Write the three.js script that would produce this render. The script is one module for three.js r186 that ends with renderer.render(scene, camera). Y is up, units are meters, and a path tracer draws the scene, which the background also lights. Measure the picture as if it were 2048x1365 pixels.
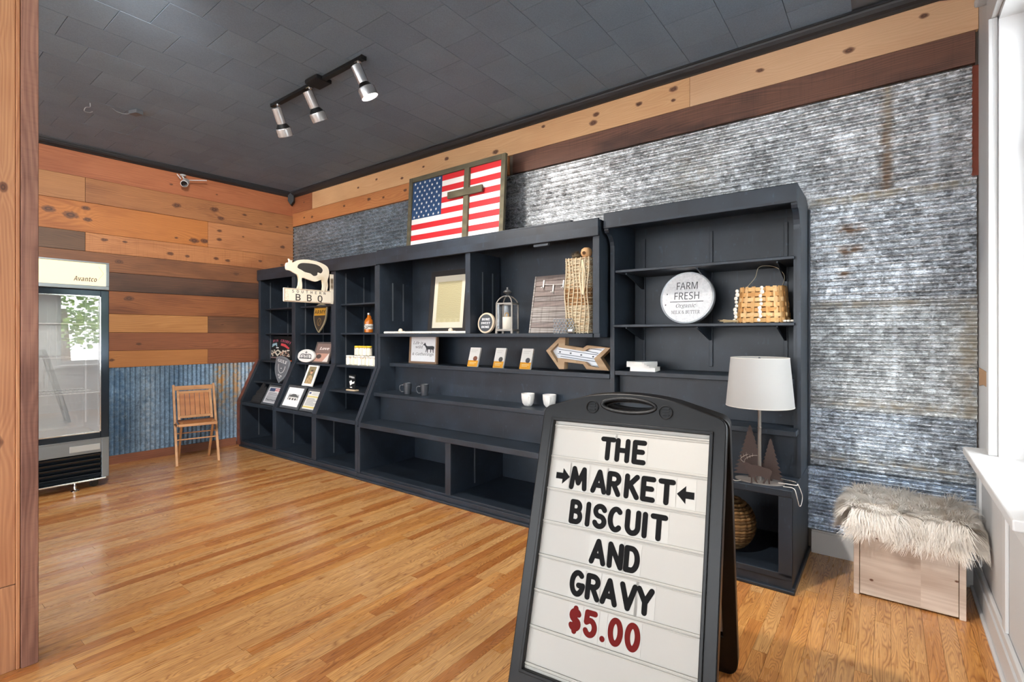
import * as THREE from 'three';
import { RoundedBoxGeometry } from 'three/addons/geometries/RoundedBoxGeometry.js';
import { mergeGeometries } from 'three/addons/utils/BufferGeometryUtils.js';
import { RectAreaLightUniformsLib } from 'three/addons/lights/RectAreaLightUniformsLib.js';

// ------------------------------------------------------------------ camera, sky, exposure
const F = 1000, YAW = 0.644, HORIZON = 670, W = 2048, H = 1365;
const CAM = new THREE.Vector3(0, 1.289, 3.45);
const scene = new THREE.Scene();
const camera = new THREE.PerspectiveCamera(2 * Math.atan(H / 2 / F) * 180 / Math.PI, W / H, 0.05, 200);
camera.position.copy(CAM);
camera.rotation.y = YAW;
camera.setViewOffset(W, H, 0, H / 2 - HORIZON, W, H);
scene.add(camera);
const renderer = new THREE.WebGLRenderer({ antialias: true });
renderer.toneMapping = THREE.LinearToneMapping;
renderer.toneMappingExposure = 1.4;
renderer.shadowMap.enabled = true;
RectAreaLightUniformsLib.init();
scene.background = new THREE.Color(0.93, 0.97, 1.0);      // bright overcast sky
scene.backgroundIntensity = 8.5;

// ------------------------------------------------------------------ pixel rays (direction only; the depth comes from a surface)
const cs = Math.cos(YAW), sn = Math.sin(YAW);
const ray = (px, py) => { const u = (px - 1024) / F, v = (HORIZON - py) / F; return new THREE.Vector3(-sn + u * cs, v, -cs - u * sn); };
const onZ = (px, py, z) => { const r = ray(px, py); return CAM.clone().addScaledVector(r, (z - CAM.z) / r.z); };
const onX = (px, py, x) => { const r = ray(px, py); return CAM.clone().addScaledVector(r, (x - CAM.x) / r.x); };
const onY = (px, py, y) => { const r = ray(px, py); return CAM.clone().addScaledVector(r, (y - CAM.y) / r.y); };

// ------------------------------------------------------------------ noise and textures
let seed = 12345;
const rnd = () => { seed = (seed * 1664525 + 1013904223) >>> 0; return seed / 4294967296; };
const rr = (a, b) => a + (b - a) * rnd();
const hash = (x, y, s) => { let h = (Math.imul(x, 374761393) + Math.imul(y, 668265263) + Math.imul(s, 2147483647 ^ 0x5bd1e995)) | 0; h = Math.imul(h ^ (h >>> 13), 1274126177); h ^= h >>> 16; return (h >>> 0) / 4294967296; };
const sm = (t) => t * t * (3 - 2 * t);
function vn(x, y, s) {
  const xi = Math.floor(x), yi = Math.floor(y), a = sm(x - xi), b = sm(y - yi);
  const p = hash(xi, yi, s), q = hash(xi + 1, yi, s), r = hash(xi, yi + 1, s), t = hash(xi + 1, yi + 1, s);
  return p + (q - p) * a + (r - p) * b + (p - q - r + t) * a * b;
}
const fbm = (x, y, s, o = 4) => { let v = 0, a = 0.5, n = 0; for (let i = 0; i < o; i++) { v += a * vn(x, y, s + i * 17); n += a; x *= 2.03; y *= 2.03; a *= 0.5; } return v / n; };
const clamp = (v, a = 0, b = 1) => Math.min(b, Math.max(a, v));
const mix = (a, b, t) => [a[0] + (b[0] - a[0]) * t, a[1] + (b[1] - a[1]) * t, a[2] + (b[2] - a[2]) * t];
function dataTex(w, h, fn, srgb = true) {
  const d = new Uint8Array(w * h * 4);
  for (let j = 0; j < h; j++) for (let i = 0; i < w; i++) {
    const c = fn(i / w, j / h), k = (j * w + i) * 4;
    d[k] = clamp(c[0], 0, 255); d[k + 1] = clamp(c[1], 0, 255); d[k + 2] = clamp(c[2], 0, 255); d[k + 3] = 255;
  }
  const t = new THREE.DataTexture(d, w, h); t.magFilter = THREE.LinearFilter; t.minFilter = THREE.LinearFilter;
  t.wrapS = t.wrapT = THREE.RepeatWrapping; if (srgb) t.colorSpace = THREE.SRGBColorSpace; t.needsUpdate = true; return t;
}
function canvasTex(w, h, draw) {
  const c = document.createElement('canvas'); c.width = w; c.height = h; const g = c.getContext('2d'); draw(g, w, h);
  const t = new THREE.CanvasTexture(c); t.colorSpace = THREE.SRGBColorSpace; t.magFilter = THREE.LinearFilter; return t;
}
// a plank of its own: grain bent round knots; u along the length, v across
function woodTex(s, base, dark, len, wid, knots = [], opt = {}) {
  const w = opt.w ?? Math.min(1024, Math.max(128, Math.round(len * 420))), h = opt.h ?? 112, f = opt.freq ?? 70, str = opt.str ?? 0.72, stain = opt.stain ?? 0.35; const grey = (c) => { const l = 0.3 * c[0] + 0.59 * c[1] + 0.11 * c[2], q = opt.grey ?? 0.14; return [c[0] + (l - c[0]) * q, c[1] + (l - c[1]) * q, c[2] + (l - c[2]) * q]; }; base = grey(base); dark = grey(dark);
  return dataTex(w, h, (u, v) => {
    const X = u * len, Y = v * wid; let yw = Y, kn = 0, ring = 0;
    for (const [kx, ky, kr] of knots) {
      const dx = (X - kx * len) / 1.7, dy = Y - ky * wid, d = Math.hypot(dx, dy);
      yw += Math.sign(dy || 1) * kr * 1.3 * Math.exp(-(d * d) / (kr * kr * 7)) * (d > kr * 0.3 ? 1 : 0.3);
      const e = d * (0.85 + 0.35 * vn(X * 60, Y * 60, s + 3)); if (e < kr) { kn = Math.max(kn, clamp((kr - e) / (kr * 0.45))); ring = Math.sin(d / kr * 14); }
    }
    const wob = fbm(X * 1.3, yw * 9, s, 3), g = Math.sin((yw * f + wob * 7) * 6.283) * 0.5 + 0.5;
    const fine = fbm(X * 9, Y * 420, s + 5, 2), blot = fbm(X * 2.2, Y * 7, s + 9, 4);
    let t = str * (0.42 * g + 0.58 * fine) + stain * clamp((blot - 0.42) * 2.2);
    if (opt.saw) t += opt.saw * Math.max(0, vn(X * 220, Y * 8, s + 21) - 0.62);
    let c = mix(base, dark, clamp(t));
    if (kn > 0) c = mix(c, mix([70, 44, 34], [112, 70, 46], 0.5 + 0.5 * ring), kn * 0.92);
    return c;
  });
}
function plain(hex, rough = 0.7, o = {}) { return new THREE.MeshStandardMaterial({ color: hex, roughness: rough, ...o }); }

// ------------------------------------------------------------------ geometry helpers
const clean = (g) => { if (g.index) g = g.toNonIndexed(); for (const k of Object.keys(g.attributes)) if (!['position', 'normal', 'uv'].includes(k)) g.deleteAttribute(k); g.morphAttributes = {}; return g; };
function boxUV(g, sc = 1) {                                  // uv in metres from the dominant axis of each face
  g = clean(g); const p = g.attributes.position, n = g.attributes.normal, uv = new Float32Array(p.count * 2);
  for (let i = 0; i < p.count; i++) {
    const ax = Math.abs(n.getX(i)), ay = Math.abs(n.getY(i)), az = Math.abs(n.getZ(i));
    let a, b; if (ax >= ay && ax >= az) { a = p.getZ(i); b = p.getY(i); } else if (ay >= az) { a = p.getX(i); b = p.getZ(i); } else { a = p.getX(i); b = p.getY(i); }
    uv[2 * i] = a * sc; uv[2 * i + 1] = b * sc;
  }
  g.setAttribute('uv', new THREE.BufferAttribute(uv, 2)); return g;
}
function B(x0, x1, y0, y1, z0, z1, r = 0) {
  const w = Math.abs(x1 - x0), h = Math.abs(y1 - y0), d = Math.abs(z1 - z0);
  const g = r > 0 ? new RoundedBoxGeometry(w, h, d, 1, Math.min(r, w / 2.1, h / 2.1, d / 2.1)) : new THREE.BoxGeometry(w, h, d);
  g.translate((x0 + x1) / 2, (y0 + y1) / 2, (z0 + z1) / 2); return boxUV(g);
}
function cyl(p, q, r0, r1 = r0, seg = 16) {
  const a = new THREE.Vector3(...p), b = new THREE.Vector3(...q), d = b.clone().sub(a), g = new THREE.CylinderGeometry(r1, r0, d.length(), seg);
  g.applyQuaternion(new THREE.Quaternion().setFromUnitVectors(new THREE.Vector3(0, 1, 0), d.normalize())); const m = a.add(b).multiplyScalar(0.5); g.translate(m.x, m.y, m.z); return clean(g);
}
function tube(pts, r, seg = 40, rad = 6, closed = false) { return clean(new THREE.TubeGeometry(new THREE.CatmullRomCurve3(pts.map((p) => new THREE.Vector3(...p)), closed), seg, r, rad, closed)); }
function lathe(pts, seg = 28, x = 0, y = 0, z = 0) { const g = new THREE.LatheGeometry(pts.map((p) => new THREE.Vector2(...p)), seg); g.translate(x, y, z); return clean(g); }
function sph(x, y, z, r, seg = 12, sx = 1, sy = 1, sz = 1) { const g = new THREE.SphereGeometry(r, seg, Math.max(6, seg * 0.7 | 0)); g.scale(sx, sy, sz); g.translate(x, y, z); return clean(g); }
function torus(x, y, z, R, r, a = 6, b = 24, rx = 0, ry = 0) { const g = new THREE.TorusGeometry(R, r, a, b); g.rotateX(rx); g.rotateY(ry); g.translate(x, y, z); return clean(g); }
const poly = (pts) => new THREE.Shape(pts.map((p) => new THREE.Vector2(...p)));
function ext(pts, depth, holes = [], bevel = 0, curve = 8) {     // outline in x,y; thickness along z from 0
  const s = pts instanceof THREE.Shape ? pts : poly(pts); for (const h of holes) s.holes.push(h instanceof THREE.Path ? h : new THREE.Path(h.map((p) => new THREE.Vector2(...p))));
  return clean(new THREE.ExtrudeGeometry(s, { depth, bevelEnabled: bevel > 0, bevelThickness: bevel, bevelSize: bevel, bevelOffset: -bevel, bevelSegments: 2, curveSegments: curve }));
}
function sideProfile(pts, x0, x1) {                             // outline in z,y; thickness along x
  const g = ext(pts.map(([z, y]) => [-z, y]), x1 - x0); g.rotateY(Math.PI / 2); g.translate(x0, 0, 0); return boxUV(g);
}
const tr = (g, x = 0, y = 0, z = 0, rx = 0, ry = 0, rz = 0) => { const m = new THREE.Matrix4().makeRotationFromEuler(new THREE.Euler(rx, ry, rz, 'YXZ')); m.setPosition(x, y, z); g.applyMatrix4(m); return g; };

// ------------------------------------------------------------------ object helpers
const used = {};
const numbered = (n) => { const k = used[n] = (used[n] ?? -1) + 1; return k ? n + '_' + String(k).padStart(3, '0') : n; };
function obj(name, geos, mat, parent = scene) {
  const list = Array.isArray(geos) ? geos : [geos];
  const m = new THREE.Mesh(list.length > 1 ? mergeGeometries(list.map(clean)) : list[0], mat);
  m.name = parent === scene ? numbered(name) : name; m.castShadow = m.receiveShadow = true; parent.add(m); return m;
}
function tag(o, label, category, group) { o.userData = { ...o.userData, label, category }; if (group) o.userData.group = group; return o; }
function thing(name, label, category, pos = [0, 0, 0], turn = 0, group) {
  const o = new THREE.Group(); o.name = numbered(name); scene.add(o); o.position.set(...pos); o.rotation.y = turn; return tag(o, label, category, group);
}
function struct(name, geos, mat, label) { const m = obj(name, geos, mat); m.userData.kind = 'structure'; m.userData.label = label; m.userData.category = name.split('_')[0] === 'wall' ? 'wall' : name.split('_')[0]; return m; }
function structGroup(name, label, category) { const g = new THREE.Group(); g.name = name; g.userData = { kind: 'structure', label, category }; scene.add(g); return g; }
function copyOf(o, pos, turn, label) { const c = o.clone(); c.name = numbered(o.name.replace(/_\d{3}$/, '')); c.userData = { ...o.userData }; if (label) c.userData.label = label; scene.add(c); c.position.set(...pos); c.rotation.y = turn; return c; }

// ------------------------------------------------------------------ shared materials
const noiseBump = dataTex(256, 256, (u, v) => { const n = 255 * fbm(u * 64, v * 64, 3, 3); return [n, n, n]; }, false);
const paintMap = dataTex(512, 512, (u, v) => {
  const b = fbm(u * 6, v * 6, 40, 4), d = Math.max(0, vn(u * 90, v * 30, 44) - 0.86) * 260, k = 42 + 12 * (b - 0.5) * 2 + d * 0.5; return [k * 0.8, k * 1.0, k * 1.24];
});
const M = {};
M.black = new THREE.MeshStandardMaterial({ map: paintMap, roughness: 0.46, bumpMap: noiseBump, bumpScale: 0.0004 });
M.blackTrim = plain('#222428', 0.5);
M.strip = plain('#6d747b', 0.4, { metalness: 0.6 });
M.white = plain('#cacbcc', 0.5);
M.steel = plain('#b9bec4', 0.28, { metalness: 0.95 });
M.chrome = plain('#d8dadd', 0.12, { metalness: 1 });
M.darkSteel = plain('#55585d', 0.3, { metalness: 0.9 });
M.plastic = plain('#17181a', 0.38);
M.blackMetal = plain('#1b1c1e', 0.4, { metalness: 0.4 });

const CEIL = 3.09, RW = 0.37, WALLX = (z) => -6.10 - 0.04 * z;

// ================================================================== THE SETTING
// ---- floor: oak strips running towards the shelf wall
{
  const oak = dataTex(1024, 1024, (u, v) => {
    const X = u * 0.57, Y = v * 1.2, f1 = fbm(X * 16, Y * 1.6, 71, 3), rings = Math.abs(((f1 * 26) % 1) - 0.5) * 2, fine = fbm(X * 900, Y * 14, 75, 2), blot = fbm(X * 22, Y * 3, 77, 3);
    const pore = Math.max(0, vn(X * 1400, Y * 30, 79) - 0.74) * 2.4;
    return mix([234, 182, 118], [150, 96, 52], clamp(0.62 * Math.pow(rings, 2.2) * (0.35 + blot) + 0.34 * fine + 0.4 * (blot - 0.45) + pore * 0.5));
  });
  const rough = dataTex(256, 256, (u, v) => { const n = 255 * (0.55 + 0.35 * fbm(u * 40, v * 8, 90, 3)); return [n, n, n]; }, false);
  const tones = ['#ffffff', '#f3e4d4', '#fff2dc', '#eedcc8', '#e6cbb2', '#f7e6c8', '#efd6bc', '#fff6e8', '#dfc0a6'];
  const mats = tones.map((c) => new THREE.MeshPhysicalMaterial({ color: c, map: oak, roughness: 0.42, roughnessMap: rough, clearcoat: 0.55, clearcoatRoughness: 0.16 }));
  const floor = structGroup('floor', 'honey coloured oak strip floor', 'floor');
  const sub = obj('subfloor', B(-6.6, RW + 0.2, -0.12, -0.02, -0.1, 7.1), plain('#3a2413', 0.9), floor);
  const BW = 0.057, list = [];
  for (let x = -6.6; x < RW; x += BW) for (let z = -rr(0, 1.2); z < 3.7;) {
    const l = rr(0.45, 1.5), z1 = Math.min(z + l, 3.7), z0 = Math.max(z, 0); z += l; if (z1 <= 0.02) continue;
    const xm = x + BW / 2, d = new THREE.Vector3(xm, 0, (z0 + z1) / 2).sub(CAM); let best = 0;
    for (const t of [0, 0.25, 0.5, 0.75, 1]) { const q = new THREE.Vector3(xm, 0, z0 + (z1 - z0) * t).sub(CAM), a = -q.x * sn - q.z * cs, b = q.x * cs - q.z * sn; if (a > 0.3) { const px = 1024 + F * b / a, py = HORIZON + F * CAM.y / a; if (px > -40 && px < 2090 && py < 1400 && !(q.z + CAM.z < 0.7 && xm < -0.38)) best = Math.max(best, (z1 - z0) * Math.pow(1000 / a, 2)); } }
    list.push({ x, z0, z1, best, m: rnd() < 0.35 ? 0 : Math.floor(rnd() * tones.length), ox: rnd(), oz: rnd() });
  }
  list.sort((a, b) => b.best - a.best);
  const geo = (p) => {
    const g = new THREE.BoxGeometry(BW - 0.0009, 0.02, p.z1 - p.z0 - 0.0012); g.translate(p.x + BW / 2, -0.01, (p.z0 + p.z1) / 2); const q = g.attributes.position, uv = g.attributes.uv;
    for (let i = 0; i < q.count; i++) uv.setXY(i, q.getX(i) / 0.57 + p.ox, q.getZ(i) / 1.2 + p.oz); return g;
  };
  const rest = tones.map(() => []);
  list.forEach((p, i) => { if (i < 300) obj('floor_board', geo(p), mats[p.m], floor); else rest[p.m].push(geo(p)); });
  for (let x = -6.6; x < RW; x += BW) rest[Math.floor(rnd() * tones.length)].push(geo({ x, z0: 3.7, z1: 7, ox: rnd(), oz: rnd() }));
  rest.forEach((l, i) => { if (l.length) { const m = obj('far_boards', l, mats[i], floor); m.userData.kind = 'stuff'; } });
}
// ---- ceiling: square acoustic tiles, staggered
{
  const c = structGroup('ceiling', 'dark grey painted tile ceiling', 'ceiling');
  const speck = dataTex(512, 512, (u, v) => { const k = 121 + 14 * (vn(u * 300, v * 300, 5) - 0.5) + 10 * (fbm(u * 5, v * 5, 8, 3) - 0.5); return [k * 0.87, k, k * 1.13]; });
  const mats = ['#ffffff', '#fbfbfc', '#f5f5f7'].map((k) => new THREE.MeshStandardMaterial({ color: k, map: speck, roughness: 0.62, bumpMap: noiseBump, bumpScale: 0.0006 }));
  obj('ceiling_slab', B(-6.9, RW + 0.2, CEIL + 0.012, CEIL + 0.15, -0.2, 7.2), plain('#63666b', 0.8), c);
  const P = 0.2955, Q = 0.301;
  for (let i = -22; i < 3; i++) {
    const x0 = -1.044 + i * P + 0.0; if (x0 > RW) continue; const off = (i & 1 ? 0.13 : 0.29) - Q;
    for (let z0 = off - 0.001; z0 < 3.2; z0 += Q) {
      const a = Math.max(x0, -6.4) + 0.001, b = Math.min(x0 + P, RW) - 0.001, s = Math.max(z0, 0) + 0.001, e = z0 + Q - 0.001; if (b - a < 0.02 || e - s < 0.02) continue;
            const dy = rr(-0.0005, 0.0005); obj('ceiling_tile', B(a, b, CEIL + dy, CEIL + 0.013, s, e, 0.002), mats[Math.floor(rnd() * 3)], c);
    }
  }
  obj('ceiling_field', B(-6.6, RW, CEIL + 0.001, CEIL + 0.013, 3.2, 7), mats[1], c);
}
// ---- wall behind the shelves
struct('wall_back', [B(-6.4, RW + 0.25, -0.12, CEIL + 0.05, -0.2, -0.012)], plain('#6d6258', 0.9), 'wall carrying corrugated metal sheets and boards');
{
  const wb = scene.getObjectByName('wall_back');
  const plank = (x0, x1, y0, y1, s, base, dark, knots, opt = {}) => {
    const t = woodTex(s, base, dark, x1 - x0, y1 - y0, knots, opt), g = B(x0, x1 - 0.0015, y0 + 0.001, y1 - 0.001, -0.012, 0.018, 0.0015), p = g.attributes.position, uv = g.attributes.uv;
    for (let i = 0; i < p.count; i++) uv.setXY(i, (p.getX(i) - x0) / (x1 - x0), (p.getY(i) - y0) / (y1 - y0));
    return obj('plank', g, new THREE.MeshStandardMaterial({ map: t, roughness: 0.6 }), wb);
  };
  const y0 = 2.668, y1 = 2.834, y2 = 3.05;
  plank(-6.10, -5.64, y1, y2, 201, [188, 108, 62], [120, 62, 34], [[0.6, 0.5, 0.01]], { stain: 0.5 });
  plank(-5.64, -1.07, y1, y2, 202, [226, 176, 122], [196, 134, 84], [[0.2, 0.45, 0.012], [0.27, 0.6, 0.014], [0.36, 0.3, 0.016], [0.43, 0.55, 0.012], [0.5, 0.6, 0.02], [0.63, 0.3, 0.024], [0.74, 0.75, 0.014], [0.84, 0.35, 0.024], [0.845, 0.62, 0.02], [0.92, 0.55, 0.018], [0.975, 0.7, 0.022], [0.975, 0.35, 0.012]], { stain: 0.3, str: 0.5 });
  plank(-1.07, RW, y1, y2, 203, [222, 176, 132], [194, 142, 98], [[0.3, 0.5, 0.016], [0.62, 0.35, 0.02], [0.85, 0.68, 0.016]], { stain: 0.3, str: 0.45 });
  plank(-6.10, -2.62, y0, y1, 204, [212, 138, 76], [168, 92, 46], [[0.08, 0.5, 0.013], [0.13, 0.4, 0.018], [0.32, 0.6, 0.016], [0.45, 0.62, 0.022], [0.52, 0.5, 0.014], [0.62, 0.6, 0.018]], { stain: 0.35 });
  plank(-2.57, RW - 0.012, y0, y1, 205, [132, 84, 62], [62, 38, 32], [], { stain: 0.75, str: 0.6, saw: 0.3 });
}
// ---- corrugated sheets
function galvTex(s, tint, amt, stains = [], w = 1024, h = 384, lw = 2.4, lh = 0.65, dir = 0, dots = []) {
  return dataTex(w, h, (u, v) => {
    const X = u * lw, Y = v * lh; const gx = X * (dir ? 90 : 50) + 1.6 * (vn(X * 60, Y * 60, s + 40) - 0.5), gy = Y * (dir ? 60 : 95) + 1.6 * (vn(X * 60 + 9, Y * 60, s + 41) - 0.5), xi = Math.floor(gx), yi = Math.floor(gy); let bd = 9, b2 = 9, bv = 0;
    for (let a = -1; a < 2; a++) for (let b = -1; b < 2; b++) { const cx = xi + a + hash(xi + a, yi + b, s), cy = yi + b + hash(xi + a, yi + b, s + 1), d = (cx - gx) ** 2 + (cy - gy) ** 2; if (d < bd) { b2 = bd; bd = d; bv = hash(xi + a, yi + b, s + 2); } else if (d < b2) b2 = d; }
    const rimD = clamp((Math.sqrt(b2) - Math.sqrt(bd)) / 0.22);
    const big = fbm(X * 3, Y * 6, s + 5, 4) - 0.5, mid = fbm(X * 26, Y * 50, s + 8, 3) - 0.5;
    const hf = fbm(X * (dir ? 260 : 110), Y * (dir ? 110 : 260), s + 44, 3) - 0.5, k = (1 + amt * ((bv - 0.5) * 0.5 + mid * 0.6 + hf * 0.8) + big * 0.4) * (0.74 + 0.26 * rimD + (dir ? 0.1 * (1 - rimD) : 0));
    let c = [tint[0] * k, tint[1] * k, tint[2] * k];
    for (const [sx, sy, ax, ay, col, str] of stains) {
      const dx = (u - sx) / ax, dy = (v - sy) / ay, e = Math.exp(-(dx * dx + dy * dy)) * str, n = fbm(X * 40 + 7, Y * 40, s + 31, 3); const q = clamp(e * 2.2 * (n - 0.22)); c = mix(c, col, q);
    }
    for (const [du, v0, v1] of dots) if (v > v0 && v < v1) { const yy = Y / 0.04 - Math.round(Y / 0.04), dx = (u - du) * lw + 0.004 * (vn(Y * 70, 3, s + 51) - 0.5), r = 0.55 + 0.75 * vn(Math.round(Y / 0.04) * 1.7, 9, s + 50); const e = Math.hypot(dx / (0.011 * r), yy * 0.04 / (0.008 * r)); c = mix(c, [232, 234, 235], clamp((1.15 - e) * 4)); }
    return c;
  });
}
const spangleBump = dataTex(512, 256, (u, v) => { const n = 255 * fbm(u * 90, v * 60, 330, 3); return [n, n, n]; }, false);
function sheetGeo(L, Hh, pitch, amp, vertical = false) {          // corrugation across y (or x when vertical); front along +z
  const n = Math.round((vertical ? L : Hh) / pitch * 10), pos = [], nor = [], uv = [], idx = [];
  for (let i = 0; i <= n; i++) {
    const t = i / n, d = t * (vertical ? L : Hh), a = d / pitch * 2 * Math.PI, z = amp * Math.sin(a), sl = amp * Math.cos(a) * 2 * Math.PI / pitch, q = 1 / Math.hypot(1, sl);
    for (const e of [0, 1]) { if (vertical) { pos.push(d, e * Hh, z); nor.push(-sl * q, 0, q); uv.push(t, e); } else { pos.push(e * L, d, z); nor.push(0, -sl * q, q); uv.push(e, t); } }
    if (i < n) { const k = i * 2; vertical ? idx.push(k, k + 2, k + 1, k + 1, k + 2, k + 3) : idx.push(k, k + 1, k + 2, k + 1, k + 3, k + 2); }
  }
  const back = pos.length / 3; for (let i = 0; i < back; i++) { pos.push(pos[3 * i], pos[3 * i + 1], pos[3 * i + 2] - 0.0012); nor.push(-nor[3 * i], -nor[3 * i + 1], -nor[3 * i + 2]); uv.push(uv[2 * i], uv[2 * i + 1]); }
  const m = idx.length; for (let i = 0; i < m; i += 3) idx.push(back + idx[i], back + idx[i + 2], back + idx[i + 1]);
  const g = new THREE.BufferGeometry(); g.setAttribute('position', new THREE.Float32BufferAttribute(pos, 3)); g.setAttribute('normal', new THREE.Float32BufferAttribute(nor, 3)); g.setAttribute('uv', new THREE.Float32BufferAttribute(uv, 2)); g.setIndex(idx); return clean(g);
}
{
  const wb = scene.getObjectByName('wall_back'), rust = [128, 104, 86], tan = [178, 168, 152], white = [236, 238, 240];
  const galv = (t) => new THREE.MeshStandardMaterial({ map: t, roughness: 0.37, metalness: 0.75, color: '#f4f8fc', bumpMap: spangleBump, bumpScale: 0.0012 });
  const sheet = (x0, x1, y0, y1, z, t) => { const g = sheetGeo(x1 - x0, y1 - y0, 0.04, 0.0095); g.translate(x0, y0, z + 0.005); return obj('corrugated_sheet', g, galv(t), wb); };
  sheet(-6.085, -3.30, 2.0, 2.666, 0.002, galvTex(301, [176, 190, 200], 0.55, [[0.5, 0.5, 0.02, 0.3, [120, 128, 132], 0.8], [0.03, 0.5, 0.01, 0.6, tan, 0.5], [0.83, 0.55, 0.02, 0.3, white, 0.5]]));
  sheet(-3.34, 0.345, 2.08, 2.666, 0.004, galvTex(302, [206, 206, 206], 0.75, [[0.62, 0.5, 0.05, 0.3, tan, 0.35], [0.905, 0.35, 0.006, 0.5, rust, 1.0], [0.906, 0.7, 0.004, 0.5, tan, 1.0], [0.96, 0.55, 0.006, 0.6, white, 0.9]], 1400, 360, 3.6, 0.6));
  sheet(-1.3, 0.362, 1.475, 2.10, 0.005, galvTex(303, [212, 214, 216], 0.75, [[0.7, 0.95, 0.16, 0.05, tan, 1], [0.68, 0.66, 0.035, 0.03, rust, 1.3], [0.68, 0.47, 0.035, 0.03, rust, 1.3], [0.66, 0.26, 0.016, 0.02, rust, 1.2], [0.94, 0.95, 0.08, 0.03, tan, 1]], 1024, 400, 1.66, 0.62));
  sheet(-1.3, 0.365, 0.84, 1.495, 0.003, galvTex(304, [206, 207, 206], 0.6, [[0.72, 0.96, 0.3, 0.04, tan, 0.9], [0.98, 0.5, 0.03, 0.6, tan, 1], [0.85, 0.08, 0.3, 0.03, tan, 1]], 1024, 400, 1.66, 0.655, 0, [[0.80, 0.1, 0.97], [0.895, 0.08, 0.98]]));
  sheet(-1.3, 0.362, 0.52, 0.86, 0.005, galvTex(305, [196, 201, 206], 0.75, [[0.8, 0.15, 0.4, 0.05, tan, 0.9]], 1024, 256, 1.66, 0.34));
  sheet(-1.3, 0.362, 0.135, 0.535, 0.003, galvTex(306, [188, 198, 210], 0.7, [], 1024, 256, 1.66, 0.4));
  obj('red_strip', B(0.34, RW, 2.1, 2.662, -0.012, 0.0), plain('#7a3a28', 0.8), wb);
}
struct('baseboard_back', [B(-0.36, RW, 0, 0.125, -0.012, 0.014), B(-0.36, RW, 0.125, 0.142, -0.012, 0.009, 0.003)], plain('#dcdcda', 0.5), 'white baseboard beside the stool');
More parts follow.
